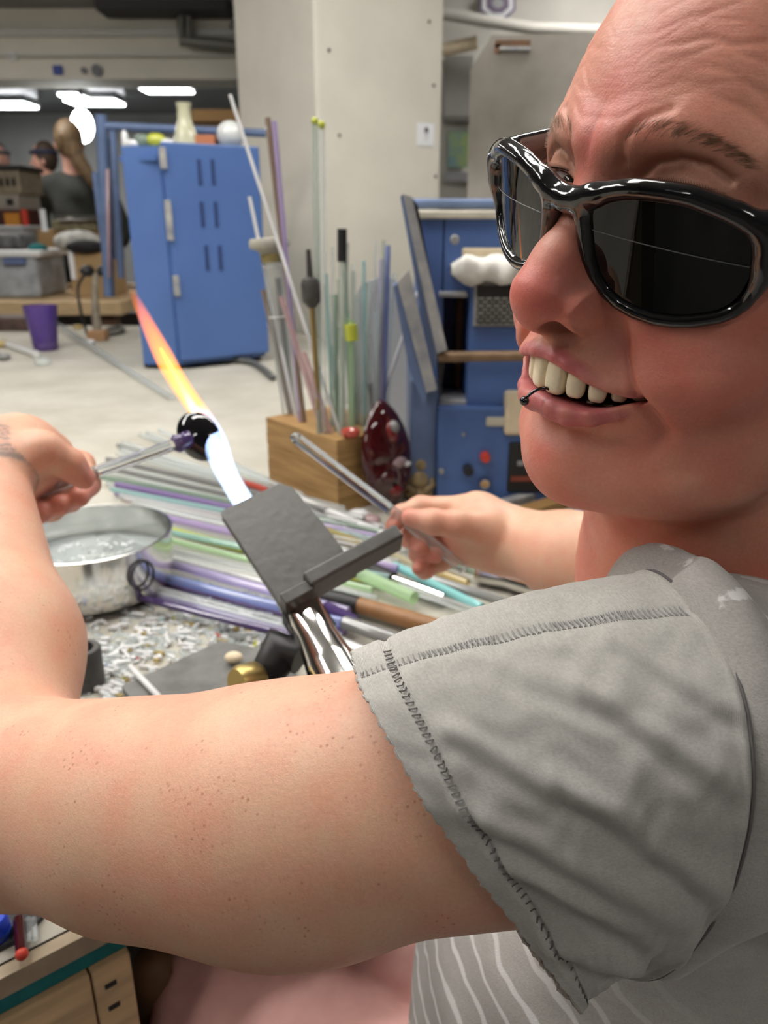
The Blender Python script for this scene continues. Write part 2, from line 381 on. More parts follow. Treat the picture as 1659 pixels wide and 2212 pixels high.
    d = d + .9 * np.exp(-(line_dist(M, [(13, 47, -22), (14, 54, -20), (19, 60, -22), (26, 63, -26)]) / 2.0) ** 2)
    # the cheeks stay behind the lenses of the glasses
    g = (P - GO) @ GM; ga = np.abs(g[:, 0]); pen = np.clip(g[:, 2] - gz(ga, g[:, 1]) + 3.6, 0, 12)
    d = d + pen * np.clip((ga - 17) / 6, 0, 1) * np.clip((g[:, 1] + 48) / 28, 0, 1) ** 1.5 * np.clip((22 - g[:, 1]) / 6, 0, 1)
    # ears
    d = smin(d, smax(d_ell(M, (76, 22, -112), (5, 30, 17)), -d_ell(M, (82, 24, -108), (5, 20, 10)), 3), 4)
    d = d - .25 * (np.sin(x * .21 + y * .13) * np.sin(y * .19 + z * .11 + 1.3))
    return d
def skin_col(base, red, k): return base * (1 - k[:, None]) + red * k[:, None]
BASE = np.array([.68, .37, .245]); RED = np.array([.60, .175, .135]); PALE = np.array([.74, .46, .315]); LIP = np.array([.50, .14, .14])
def head_col(V):
    x, y, z = V.T; ax = np.abs(x); M = np.c_[ax, y, z]
    k = .50 + .50 * gs(V, (0, 0, 0), (15, 13, 16)) + .45 * gs(M, (38, -14, -38), (24, 20, 26)) + .25 * gs(V, (4, 70, -15), (16, 24, 20)) + .3 * gs(V, (0, -70, -16), (20, 14, 20)) + .3 * gs(V, (0, 48, -18), (9, 14, 16))
    k = k - .32 * gs(V, (0, -20, -14), (24, 9, 22)) - .3 * gs(M, (32, 44, -30), (16, 9, 20)) - .25 * gs(V, (0, -50, -12), (22, 5, 20)) + .12 * np.clip((-92 - y) / 20, 0, 1)
    k = k + .05 * np.sin(x * .3 + 1) * np.sin(y * .27) + .05 * np.sin(x * .11 + z * .2)
    c = skin_col(BASE, RED, np.clip(k, 0, 1))
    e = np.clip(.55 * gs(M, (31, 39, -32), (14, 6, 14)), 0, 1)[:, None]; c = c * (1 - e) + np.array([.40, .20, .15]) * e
    kl = np.maximum(np.clip((1.7 - d_poly(M, UPL, UPR)) / 1.3, 0, 1) * (y > -33), np.clip((1.4 - d_poly(M, LOL, LOR)) / 1.4, 0, 1) * (y < -31))
    kl = kl * np.clip((36 - ax) / 3, 0, 1); c = c * (1 - kl[:, None]) + LIP * kl[:, None]
    ins = np.clip((-8 - ax * ax / 45 - 5 - z) / 4, 0, 1) * (ax < 34.5) * (np.abs(y + 32.5) < 9) * (z > -62)
    c = c * (1 - ins[:, None]) + np.array([.14, .02, .02]) * ins[:, None]
    nost = np.clip(1.4 * gs(M, (7.6, -10.5, -10.5), (3.4, 3.4, 5)), 0, 1) * (y < -7); c = c * (1 - .6 * nost[:, None])
    return c
HV, HQ = sdf_mesh(head_fn, (-84, -222, -202), (84, 142, 10), .95, newton=1)
HC = head_col(HV); HVW = head_w(HV)

# ---- arms and hands (world metres)
def chain(P, pts, rad, k=.006): return d_poly(P, [np.asarray(p) for p in pts], rad, k)
NA_S, NA_M, NA_E = W(1440, 1610, .305), W(600, 1764, .326), W(-40, 1722, .388)
NA_F, NA_W = W(-2, 1400, .462), W(-34, 1010, .580)
NF = {'thumb': ([W(30, 1000, .575), W(92, 975, .583), W(148, 1003, .598), W(181, 1033, .607)], [.019, .0145, .0118, .0086]),
      'index': ([W(118, 985, .655), W(176, 1003, .668), W(190, 1046, .648), W(171, 1074, .628)], [.012, .0102, .0092, .0080]),
      'middle': ([W(100, 1000, .655), W(150, 1035, .672), W(150, 1080, .650), W(128, 1091, .622)], [.012, .0104, .0094, .0084]),
      'ring': ([W(80, 1015, .65), W(118, 1055, .668), W(110, 1100, .642), W(85, 1107, .614)], [.012, .0104, .0094, .0086]),
      'little': ([W(55, 1025, .64), W(80, 1070, .655), W(72, 1112, .630), W(52, 1113, .606)], [.011, .009, .0082, .0076])}
def near_fn(P):
    d = d_cap(P, NA_S, NA_M, .057, .0505); d = smin(d, d_cap(P, NA_M, NA_E, .0505, .0455), .02)
    d = smin(d, d_cap(P, W(700, 1785, .320), W(300, 1775, .345), .046, .044), .015)
    d = smin(d, d_cap(P, NA_E, W(-60, 1765, .395), .044, .036), .03)
    f = d_cap(P, NA_E, NA_F, .047, .0415); f = smin(f, d_cap(P, NA_F, NA_W, .041, .0275), .03)
    d = smin(d, f, .012)
    p = d_cap(P, NA_W, W(40, 985, .612), .027, .028); p = smin(p, d_cap(P, W(40, 982, .605), W(100, 985, .645), .028, .022), .02)
    p = smin(p, d_cap(P, W(0, 1030, .60), W(55, 1035, .635), .024, .018), .015)
    d = smin(d, p, .02)
    for k, (pts, r) in NF.items(): d = smin(d, chain(P, pts, r), .005 if k != 'thumb' else .010)
    return d
FA_E, FA_W = np.array([.335, .515, .93]), W(1112, 1166, .742)
FF = {'thumb': ([W(1050, 1140, .728), W(985, 1132, .716), W(935, 1127, .714), W(887, 1118, .720)], [.0175, .0125, .0112, .0086]),
      'index': ([W(990, 1098, .752), W(908, 1096, .757), W(868, 1112, .750), W(850, 1136, .740)], [.0122, .0104, .0092, .0078]),
      'middle': ([W(985, 1125, .768), W(893, 1128, .778), W(882, 1160, .762), W(908, 1183, .748)], [.012, .0102, .0092, .0080]),
      'ring': ([W(990, 1155, .772), W(905, 1168, .786), W(905, 1196, .768), W(940, 1199, .752)], [.0118, .0100, .0090, .0080]),
      'little': ([W(1005, 1190, .770), W(950, 1215, .785), W(918, 1232, .772), W(905, 1228, .758)], [.0108, .0090, .0080, .0070])}
def far_fn(P):
    d = d_cap(P, FA_W, W(1230, 1205, .705), .0275, .036); d = smin(d, d_cap(P, W(1230, 1205, .705), FA_E, .036, .043), .03)
    d = smin(d, d_cap(P, FA_E, np.array([.30, .46, 1.08]), .043, .052), .02)
    p = d_cap(P, FA_W, W(1030, 1128, .752), .0275, .025); p = smin(p, d_cap(P, W(1075, 1200, .746), W(1000, 1185, .764), .0185, .016), .018)
    p = smin(p, d_cap(P, W(1030, 1128, .752), W(990, 1130, .764), .025, .020), .02)
    d = smin(d, p, .016)
    for k, (pts, r) in FF.items(): d = smin(d, chain(P, pts, r), .005 if k != 'thumb' else .009)
    return d
def bounds(pts, m):
    A = np.array(pts); return A.min(0) - m, A.max(0) + m
nl, nh = bounds([NA_S, NA_M, NA_E, NA_F, NA_W] + [q for v in NF.values() for q in v[0]], .075)
NV, NQ = sdf_mesh(near_fn, nl, nh, .0020, newton=1)
fl, fh = bounds([FA_E, FA_W, np.array([.30, .46, 1.08])] + [q for v in FF.values() for q in v[0]], .065)
FV, FQ = sdf_mesh(far_fn, fl, fh, .0017, newton=1)
def arm_col(V, fingers, pale):
    tips = np.zeros(len(V))
    for pts, r in fingers.values():
        tips = np.maximum(tips, np.clip(1.15 - np.linalg.norm(V - pts[-1], axis=1) / .026, 0, 1) * .75)
        for j in pts[1:3]: tips = np.maximum(tips, .35 * np.exp(-(np.linalg.norm(V - j, axis=1) / .014) ** 2))
    base = PALE * pale + BASE * (1 - pale)
    k = np.clip(tips + .08 + .05 * np.sin(V[:, 0] * 60) * np.sin(V[:, 1] * 50 + V[:, 2] * 40), 0, 1)
    return base * (1 - k[:, None]) + RED * k[:, None]
NC = arm_col(NV, NF, .45); FC = arm_col(FV, FF, .75)
def tattoo(V, C):
    a = NA_F - NA_W; a /= np.linalg.norm(a); q = V - NA_W; s_ = q @ a; r_ = q - np.outer(s_, a); e = np.cross(a, [0, 0, 1.0]); e /= np.linalg.norm(e); f = np.cross(a, e)
    th = np.arctan2(r_ @ f, r_ @ e); band = np.clip((.024 - np.abs(s_ - .004)) / .003, 0, 1)
    ring = np.abs(np.sin(th * 3 + 9 * np.sin(s_ * 130))) ** 2; edge = np.exp(-((np.abs(s_ - .004) - .020) / .0022) ** 2)
    hd_ = W(60, 985, .615) - NA_W; hd_ /= np.linalg.norm(hd_); band = band * np.clip((.016 - q @ hd_) / .006, 0, 1) * (np.linalg.norm(q, axis=1) < .06) * (np.linalg.norm(r_, axis=1) < .036)
    k = band * np.clip(.25 + .55 * (ring > .72) + .5 * edge, 0, .72)
    return C * (1 - k[:, None]) + np.array([.10, .11, .12]) * k[:, None]
NC = tattoo(NV, NC)
# hidden trunk joins the pieces under the clothes
TC = np.array([.215, .40, .95])
BF, BL = np.array([-.89, .45, 0]) / np.hypot(.89, .45), np.array([-.45, -.89, 0]) / np.hypot(.89, .45)
def TB(l, f, z): return np.array([TC[0], TC[1], 0]) + BL * l + BF * f + np.array([0, 0, z])
def trunk_fn(P):
    d = smin(d_cap(P, TB(.08, 0, 1.02), TB(-.13, 0, 1.02), .045, .045), d_cap(P, TB(.01, .01, .97), TB(.01, .045, .62), .075, .10), .06)
    d = smin(d, d_cap(P, TB(0, .0, 1.0), head_w([[0, -190, -138]])[0], .06, .055), .05)
    return smin(d, d_cap(P, TB(.08, 0, 1.05), NA_S, .05, .05), .03)
TV, TQ = sdf_mesh(trunk_fn, TB(0, 0, .5) - [.34, .34, .08], TB(0, 0, 1.2) + [.34, .34, .08], .014, newton=0)
def joined(parts):
    V, Q, C, n = [], [], [], 0
    for v, q_, c in parts: V.append(v); Q.append(q_ + n); C.append(c); n += len(v)
    return np.vstack(V), np.vstack(Q), np.vstack(C)
def make_skin():
    m, N, L, b = new_mat('skin')
    a = N.new('ShaderNodeAttribute'); a.attribute_name = 'tone'
    tc = N.new('ShaderNodeTexCoord')
    def noise(scale, det=3, rough=.55):
        n = N.new('ShaderNodeTexNoise'); n.inputs['Scale'].default_value = scale; n.inputs['Detail'].default_value = det; n.inputs['Roughness'].default_value = rough
        L.new(tc.outputs['Object'], n.inputs['Vector']); return n
    n1 = noise(45, 4)
    mr = N.new('ShaderNodeMapRange'); mr.inputs[1].default_value = .3; mr.inputs[2].default_value = .7; mr.inputs[3].default_value = .86; mr.inputs[4].default_value = 1.1; L.new(n1.outputs['Fac'], mr.inputs[0])
    mx = N.new('ShaderNodeMix'); mx.data_type = 'RGBA'; mx.blend_type = 'MULTIPLY'; mx.inputs[0].default_value = 1
    cb = N.new('ShaderNodeCombineColor'); cb.inputs[0].default_value = 1.0; L.new(mr.outputs[0], cb.inputs[1]); L.new(mr.outputs[0], cb.inputs[2])
    L.new(a.outputs['Color'], mx.inputs[6]); L.new(cb.outputs[0], mx.inputs[7])
    n5 = noise(700, 3, .6); m5 = N.new('ShaderNodeMapRange'); m5.inputs[1].default_value = .3; m5.inputs[2].default_value = .7; m5.inputs[3].default_value = .94; m5.inputs[4].default_value = 1.05; L.new(n5.outputs['Fac'], m5.inputs[0])
    mz = N.new('ShaderNodeMix'); mz.data_type = 'RGBA'; mz.blend_type = 'MULTIPLY'; mz.inputs[0].default_value = 1; L.new(mx.outputs[2], mz.inputs[6]); L.new(m5.outputs[0], mz.inputs[7]); mx = mz
    # freckles
    v = N.new('ShaderNodeTexVoronoi'); v.inputs['Scale'].default_value = 330; v.inputs['Randomness'].default_value = 1; L.new(tc.outputs['Object'], v.inputs['Vector'])
    fr = N.new('ShaderNodeMapRange'); fr.inputs[1].default_value = .08; fr.inputs[2].default_value = .27; fr.inputs[3].default_value = 1; fr.inputs[4].default_value = 0; L.new(v.outputs['Distance'], fr.inputs[0])
    n2 = noise(60, 2); g = N.new('ShaderNodeMapRange'); g.inputs[1].default_value = .50; g.inputs[2].default_value = .66; L.new(n2.outputs['Fac'], g.inputs[0])
    mu = N.new('ShaderNodeMath'); mu.operation = 'MULTIPLY'; L.new(fr.outputs[0], mu.inputs[0]); L.new(g.outputs[0], mu.inputs[1])
    aa = N.new('ShaderNodeAttribute'); aa.attribute_name = 'freckle'
    mu2 = N.new('ShaderNodeMath'); mu2.operation = 'MULTIPLY'; L.new(mu.outputs[0], mu2.inputs[0]); L.new(aa.outputs['Fac'], mu2.inputs[1])
    mf = N.new('ShaderNodeMix'); mf.data_type = 'RGBA'; L.new(mu2.outputs[0], mf.inputs[0]); L.new(mx.outputs[2], mf.inputs[6]); mf.inputs[7].default_value = (.40, .17, .095, 1)
    L.new(mf.outputs[2], b.inputs['Base Color'])
    b.inputs['Roughness'].default_value = .42; b.inputs['Specular IOR Level'].default_value = .42
    rn = noise(260, 2); rr = N.new('ShaderNodeMapRange'); rr.inputs[3].default_value = .28; rr.inputs[4].default_value = .56; L.new(rn.outputs['Fac'], rr.inputs[0]); L.new(rr.outputs[0], b.inputs['Roughness'])
    b.inputs['Subsurface Weight'].default_value = .18; b.inputs['Subsurface Radius'].default_value = (1.0, .35, .2); b.inputs['Subsurface Scale'].default_value = .004
    ha = N.new('ShaderNodeAttribute'); ha.attribute_name = 'face_pos'
    wm = N.new('ShaderNodeMapping'); wm.inputs['Scale'].default_value = (80, 800, 80); L.new(ha.outputs['Vector'], wm.inputs[0])
    wn = N.new('ShaderNodeTexNoise'); wn.inputs['Scale'].default_value = 1; wn.inputs['Detail'].default_value = 4; L.new(wm.outputs[0], wn.inputs['Vector'])
    sy = N.new('ShaderNodeSeparateXYZ'); L.new(ha.outputs['Vector'], sy.inputs[0])
    wk = N.new('ShaderNodeMapRange'); wk.inputs[1].default_value = .058; wk.inputs[2].default_value = .066; wk.inputs[4].default_value = .7; L.new(sy.outputs[1], wk.inputs[0])
    wl = N.new('ShaderNodeMath'); wl.operation = 'MULTIPLY'; L.new(wn.outputs['Fac'], wl.inputs[0]); L.new(wk.outputs[0], wl.inputs[1])
    n3 = noise(1300, 3, .7); n4 = noise(420, 3)
    ad = N.new('ShaderNodeMath'); ad.operation = 'ADD'; L.new(n3.outputs['Fac'], ad.inputs[0]); L.new(n4.outputs['Fac'], ad.inputs[1])
    ad0 = ad; ad = N.new('ShaderNodeMath'); ad.operation = 'ADD'; L.new(ad0.outputs[0], ad.inputs[0]); L.new(wl.outputs[0], ad.inputs[1])
    bp = N.new('ShaderNodeBump'); bp.inputs['Strength'].default_value = .30; bp.inputs['Distance'].default_value = .0006; L.new(ad.outputs[0], bp.inputs['Height']); L.new(bp.outputs[0], b.inputs['Normal'])
    return m
MAT['skin'] = make_skin()
PERSON = empty('person', (TC[0], TC[1], 0.45), 'smiling person in a grey t-shirt, black glasses and pink trousers working at the torch', 'person')
BV, BQ, BC = joined([(HVW, HQ, HC), (NV, NQ, NC), (FV, FQ, FC), (TV, TQ, np.tile(BASE, (len(TV), 1)))])
body = from_np('body', BV, BQ, MAT['skin'], PERSON)
set_attr(body, 'tone', BC)
fk = np.r_[np.full(len(HV), .12), np.full(len(NV), .8), np.full(len(FV), .15), np.zeros(len(TV))]
at_ = body.data.attributes.new('freckle', 'FLOAT', 'POINT'); at_.data.foreach_set('value', fk.astype(np.float32))
fp = np.vstack([HV / 1000.0, np.zeros((len(NV) + len(FV) + len(TV), 3))]).astype(np.float32)
at_ = body.data.attributes.new('face_pos', 'FLOAT_VECTOR', 'POINT'); at_.data.foreach_set('vector', fp.ravel())
# ---- small parts of the head
def head_px(px, py, x):
    d = np.array([(px - CX) / FPX, -(py - CY) / FPX, -1.0]); s = (x / 1000 + HR[:, 0] @ HT) / (HR[:, 0] @ d)
    return HR.T @ (s * d - HT) * 1000
class HB(MB):
    """mesh builder in the head frame"""
    def build(s, name, m, parent, smooth=True):
        s.V = [tuple(p) for p in head_w(np.array(s.V))]; return MB.build(s, name, m, parent, smooth)
MAT['tooth'] = mat('tooth', (.90, .80, .57), .22, spec=.6, var=.08, vscale=300)
MAT['steel_dark'] = mat('dark_steel', (.10, .10, .11), .16, 1.0)
MAT['eye'] = mat('eye_white', (.62, .55, .52), .12, spec=.6)
MAT['lash'] = mat('lashes', (.02, .015, .012), .6); MAT['iris'] = mat('iris', (.05, .04, .03), .1)
def tooth(cx, w, top, bot, zf, yaw, thick=7.0, dark=False):
    b = HB(); nu, nv = 16, 12; cy, hy = (top + bot) / 2, (top - bot) / 2; G = []
    ca, sa = math.cos(yaw), math.sin(yaw)
    for i in range(nv + 1):
        p = -math.pi / 2 + math.pi * i / nv; row = []
        sy = math.copysign(abs(math.sin(p)) ** .55, math.sin(p)); cr = abs(math.cos(p)) ** .45
        for k in range(nu):
            a = 2 * math.pi * k / nu; c_, s_ = math.cos(a), math.sin(a)
            X = w / 2 * math.copysign(abs(c_) ** .6, c_) * cr * (1.0 - .10 * max(0, sy)); Z = thick / 2 * math.copysign(abs(s_) ** .7, s_) * cr
            row.append((cx + X * ca + Z * sa, cy + hy * sy, zf - thick / 2 - X * sa + Z * ca))
        G.append(row)
    b.grid(G, closed_v=True)
    return b.build('tooth', MAT['tooth'], PERSON)
for cx_, w_, bot_ in [(4.4, 8.9, -37.0), (12.2, 7.4, -36.4), (18.8, 7.3, -36.6), (24.2, 6.6, -35.2), (28.6, 6.6, -34.0)]:
    for s_ in (1, -1):
        slope = 2 * cx_ / 40.0; tooth(s_ * cx_, w_, -22, bot_, -12.0 - cx_ * cx_ / 40.0, s_ * math.atan(slope))
for cx_, w_ in [(2.9, 5.3), (8.4, 5.3), (13.6, 5.6), (18.6, 6)]:
    for s_ in (1, -1): tooth(s_ * cx_, w_, -38.4, -48, -17.5 - cx_ * cx_ / 34.0, s_ * math.atan(2 * cx_ / 34.0))
for s_ in (1, -1):
    b = HB(); b.ball((s_ * 31, 38.5, -44.0), 12.4, 28); e_ = b.build('eye', MAT['eye'], PERSON)
    b = HB(); b.ball((s_ * 31 + 3.5, 35.2, -32.9), (5.0, 5.0, 1.9), 18); b.build('iris', MAT['iris'], e_)
    b = HB(); lm = catmull([(16, 37.6, -34.5), (21, 40.3, -31.6), (27, 41.5, -30.8), (34, 41.6, -31), (41, 40.5, -33.5), (46.5, 38.4, -37.5)], 40)
    for q in lm[2:]: b.tube([(s_ * q[0], q[1], q[2] - .3), (s_ * (q[0] + .5), q[1] + .6, q[2] + 2.2), (s_ * (q[0] + 1.2), q[1] + 2.2, q[2] + 4.0)], [.16, .12, .03], 4)
    b.build('eyelashes', MAT['lash'], PERSON)
MAT['brow'] = mat('brow_hair', (.30, .18, .115), .6)
MAT['hair'] = mat('hair', (.20, .13, .075), .45, var=.35, vscale=500, stretch=(1, 1, .1))
for s_ in (1, -1):
    b = HB(); r_ = random.Random(5 + s_); path = catmull(np.array(BROW), 60); rows = []
    for k in range(230):
        t = r_.random() ** .9; c = path[min(59, int(t * 59))]; off = r_.uniform(-3.6, 3.0) * (1 - .55 * t); rows.append((c[0], c[1] + off, c[2] + 12, t, off, r_.uniform(3.4, 6.2), r_.gauss(0, .12), r_.gauss(0, .12)))
    A = np.array(rows); root = A[:, :3].copy()
    for _ in range(14): root[:, 2] -= head_fn(root) * .8
    for (X, Y, Z), (_, _, _, t, off, ln, j1, j2) in zip(root, rows):
        dr = np.array([.75 * (.35 + t) + j1, .75 * (1 - t) - off * .10 + j2, -.15 - .5 * t]); dr /= np.linalg.norm(dr)
        P_ = [np.array([X, Y, Z]) + dr * ln * q + np.array([.12, -.15, .55 * math.sin(q * 2.6) + .15]) * q * 1.2 for q in (0, .5, 1)]
        b.tube([(s_ * p[0], p[1], p[2]) for p in P_], [.065, .055, .015], 3, cap=False)
    b.build('eyebrow', MAT['brow'], PERSON, smooth=True)
# hair drawn back over the skull
def hair_fn(P):
    x, y, z = P.T; M = np.c_[np.abs(x), y, z]
    d = d_ell(P, (0, 45, -104), (78, 97, 89)); line = np.minimum((y - 96) + (z + 40) * .55, 0)
    cut = -((y - 120) * .72 - (z + 52) * .70); d = smax(d, cut, 5)
    d = smin(d, d_ell(P, (0, 60, -205), (34, 34, 26)), 12)
    return d + .8 * np.sin(np.arctan2(x, y - 30) * 46)
V_, Q_ = sdf_mesh(hair_fn, (-90, -70, -240), (90, 150, 6), 3.0, newton=1)
from_np('hair', head_w(V_), Q_, MAT['hair'], PERSON)
b = HB(); A0 = head_px(1133, 866, 0.5); A1 = head_px(1180, 838, 3.5)
b.tube(catmull([A0, A0 * .7 + A1 * .3 + [0, 1.0, 1.0], A0 * .35 + A1 * .65 + [0, 1.3, .6], A1, A1 + [1, -2, -4]], 18), .62, 8)
b.ball(A0, 1.9, 16)
ring = b.build('lip_ring', MAT['steel_dark'], PERSON); ring['label'] = 'dark steel lip ring with a ball end'

# ---- dark wraparound glasses
def gl_w(V): return head_w(np.asarray(V, float) @ GM.T + GO)
LENS = np.array([(10.7,12.3),(15,14.2),(25.3,17.2),(33.8,17.9),(43.7,17.6),(53,14.7),(59.2,11.4),(62,7.8),(62.4,2.7),(61.5,-3.7),(59.3,-10.4),(55.5,-14.7),(51,-17),(44.9,-19),(36.7,-20),(27.7,-18.7),(20.5,-15.5),(14.4,-8.4),(11.9,.8),(10.9,7.6)])
lo2 = catmull(LENS, 60, closed=True); cen = lo2.mean(0)
rim2 = lo2 + (lo2 - cen) / np.linalg.norm(lo2 - cen, axis=1)[:, None] * 2.6
RIM = [(p[0], p[1], gz(p[0], p[1]) + .2) for p in rim2[::2]]
RR = [np.interp(p[1], [-22, -12, 6, 14, 20], [2.5, 2.4, 2.6, 2.7, 2.8]) + .8 * np.exp(-((p[0] - 8) / 5) ** 2) for p in RIM]
def glasses_fn(P):
    M = np.c_[np.abs(P[:, 0]), P[:, 1:]]
    d = d_poly(M, RIM + RIM[:1], RR + RR[:1])
    d = smin(d, d_poly(M, [(0, 11.5, 1.8), (6, 12.2, 1.4), (13, 15, 1.4)], [4.8, 4.6, 3.6]), 3)
    d = smin(d, d_poly(M, [(12, 15.5, 1.6), (26, 19.8, -.3), (42, 20.4, -6.8), (56, 17, -15), (64, 12, -21)], [3.0, 2.5, 2.5, 3.0, 3.8]), 3)
    d = smin(d, d_poly(M, [(7.5, 6, -.5), (9.5, -4, -3), (13, -12, -5)], [2.6, 2.2, 1.8]), 3)
    q = M.copy(); ear = [(65, 8, -22), (70, 8, -34), (75, 9, -60), (77, 10, -98)]
    q[:, 1] = (q[:, 1] - 8) * .45 + 8
    d = smin(d, d_poly(q, ear, [4.6, 4.4, 3.4, 2.6]), 5)
    return d
V_, Q_ = sdf_mesh(glasses_fn, (-84, -28, -104), (84, 32, 10), 1.0, newton=1)
gc = gl_w([[0, 0, 0]])[0]
GLASSES = empty('wraparound_glasses', gc, 'glossy black wraparound glasses with dark lenses pushed low on the nose', 'glasses')
MAT['gloss_black'] = mat('gloss_black_plastic', (.006, .006, .007), .11, spec=.6, coat=.5)
MAT['lens'] = mat('smoked_lens', (.004, .005, .005), .015, spec=.32, ior=1.5)
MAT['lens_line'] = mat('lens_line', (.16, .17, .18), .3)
from_np('frame', gl_w(V_), Q_, MAT['gloss_black'], GLASSES)
for s_ in (1, -1):
    b = MB(); G = []
    for k in range(0, 13):
        t = k / 12; G.append([(s_ * (cen[0] + (p[0] - cen[0]) * t), cen[1] + (p[1] - cen[1]) * t, gz(cen[0] + (p[0] - cen[0]) * t, cen[1] + (p[1] - cen[1]) * t) + .6) for p in lo2])
    H_ = [[(x, y, z - 2.0) for x, y, z in r] for r in G]
    b.grid([H_[0]] + H_[1:] + G[::-1], closed_v=True); b.V = [tuple(p) for p in gl_w(b.V)]
    lens_o = b.build('lens', MAT['lens'], GLASSES, smooth=40)
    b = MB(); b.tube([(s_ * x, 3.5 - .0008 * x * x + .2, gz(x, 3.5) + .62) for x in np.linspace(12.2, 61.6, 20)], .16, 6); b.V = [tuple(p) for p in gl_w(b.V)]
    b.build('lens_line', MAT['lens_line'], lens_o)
    b = MB(); b.ball((s_ * 67.5, 5, -22.5), (1.7, 1.7, 1.7), 12); b.V = [tuple(p) for p in gl_w(b.V)]; b.build('hinge_screw', mat('screw', (.7, .7, .7), .2, 1.0), GLASSES)

# ---- t-shirt
def make_cloth(name, col, uvknit):
    m, N, L, b = new_mat(name)
    tc = N.new('ShaderNodeTexCoord')
    n = N.new('ShaderNodeTexNoise'); n.inputs['Scale'].default_value = 38; n.inputs['Detail'].default_value = 8; n.inputs['Roughness'].default_value = .7
    mp = N.new('ShaderNodeMapping'); mp.inputs['Scale'].default_value = (1, 1, 3); L.new(tc.outputs['Object'], mp.inputs[0]); L.new(mp.outputs[0], n.inputs['Vector'])
    r = N.new('ShaderNodeValToRGB'); r.color_ramp.elements[0].position = .3; r.color_ramp.elements[1].position = .72
    r.color_ramp.elements[0].color = (*[c * .90 for c in col], 1); r.color_ramp.elements[1].color = (*[c * 1.06 for c in col], 1)
    L.new(n.outputs['Fac'], r.inputs['Fac']); b.inputs['Roughness'].default_value = .92; b.inputs['Specular IOR Level'].default_value = .12
    b.inputs['Sheen Weight'].default_value = .18; b.inputs['Sheen Roughness'].default_value = .5
    f = N.new('ShaderNodeTexNoise'); f.inputs['Scale'].default_value = 1500; f.inputs['Detail'].default_value = 2; L.new(tc.outputs['Object'], f.inputs['Vector'])
    h = f.outputs['Fac']
    g = N.new('ShaderNodeTexNoise'); g.inputs['Scale'].default_value = 800; g.inputs['Detail'].default_value = 2; L.new(mp.outputs[0], g.inputs['Vector'])
    gm = N.new('ShaderNodeMapRange'); gm.inputs[1].default_value = .3; gm.inputs[2].default_value = .7; gm.inputs[3].default_value = .88; gm.inputs[4].default_value = 1.10; L.new(g.outputs['Fac'], gm.inputs[0])
    gx = N.new('ShaderNodeMix'); gx.data_type = 'RGBA'; gx.blend_type = 'MULTIPLY'; gx.inputs[0].default_value = 1; L.new(r.outputs[0], gx.inputs[6]); L.new(gm.outputs[0], gx.inputs[7])
    if uvknit:
        m2 = N.new('ShaderNodeMapping'); L.new(tc.outputs['UV'], m2.inputs[0]); m2.inputs['Scale'].default_value = uvknit
        w = N.new('ShaderNodeTexWave'); w.bands_direction = 'X'; w.inputs['Scale'].default_value = 1; w.inputs['Distortion'].default_value = 1.2; w.inputs['Detail'].default_value = 1; w.inputs['Detail Scale'].default_value = 2
        L.new(m2.outputs[0], w.inputs['Vector'])
        ad = N.new('ShaderNodeMath'); ad.operation = 'ADD'; L.new(w.outputs['Fac'], ad.inputs[0]); L.new(h, ad.inputs[1]); h = ad.outputs[0]
        kn = N.new('ShaderNodeMapRange'); kn.inputs[3].default_value = .96; kn.inputs[4].default_value = 1.03; L.new(w.outputs['Fac'], kn.inputs[0])
        mx = N.new('ShaderNodeMix'); mx.data_type = 'RGBA'; mx.blend_type = 'MULTIPLY'; mx.inputs[0].default_value = 1
        L.new(gx.outputs[2], mx.inputs[6]); L.new(kn.outputs[0], mx.inputs[7]); L.new(mx.outputs[2], b.inputs['Base Color'])
    else: L.new(gx.outputs[2], b.inputs['Base Color'])
    bp = N.new('ShaderNodeBump'); bp.inputs['Strength'].default_value = .45; bp.inputs['Distance'].default_value = .0005; L.new(h, bp.inputs['Height']); L.new(bp.outputs[0], b.inputs['Normal'])
    return m, N, L, b, tc
SH = (.50, .48, .45)
MAT['shirt'] = make_cloth('grey_jersey', SH, (75, 3, 1))[0]
RH = [(763,1412,.300),(772,1470,.276),(835,1590,.258),(925,1745,.252),(1030,1890,.256),(1150,2045,.270),(1255,2180,.290),(1205,2130,.318),(1130,2030,.345),(1010,1850,.365),(880,1640,.365),(790,1490,.338)]
RM = [(1085,1296,.300),(1150,1375,.268),(1220,1520,.250),(1280,1690,.242),(1330,1850,.245),(1360,2000,.258),(1330,2125,.288),(1260,2080,.33),(1200,1960,.36),(1130,1780,.375),(1080,1560,.368),(1070,1390,.335)]
RA = [(1405,1234,.300),(1525,1330,.268),(1600,1470,.250),(1630,1640,.243),(1615,1820,.247),(1550,1980,.262),(1420,2110,.290),(1310,2070,.335),(1280,1900,.365),(1270,1700,.38),(1290,1500,.37),(1335,1330,.34)]
NUs, NVs = 130, 260
rings = [catmull([W(*p) for p in R_], NVs, closed=True) for R_ in (RA, RM, RH)]
A_, M_, H_ = rings
us = np.linspace(0, 1, NUs); S = np.zeros((NUs, NVs, 3))
for i, u in enumerate(us):
    S[i] = A_ * (2 * (u - .5) * (u - 1)) + M_ * (-4 * u * (u - 1)) + H_ * (2 * u * (u - .5))
du = np.gradient(S, axis=0); dv = np.gradient(np.concatenate([S[:, -1:], S, S[:, :1]], 1), axis=1)[:, 1:-1]
Nn = np.cross(du, dv); Nn /= np.linalg.norm(Nn, axis=2)[..., None] + 1e-12
ctr = S.mean(1, keepdims=True)
if ((S - ctr) * Nn).sum() < 0: Nn = -Nn
UU, VV = np.meshgrid(us, np.arange(NVs) / NVs, indexing='ij')
UV3 = np.c_[UU.ravel(), VV.ravel() * 1.6, np.zeros(UU.size)]
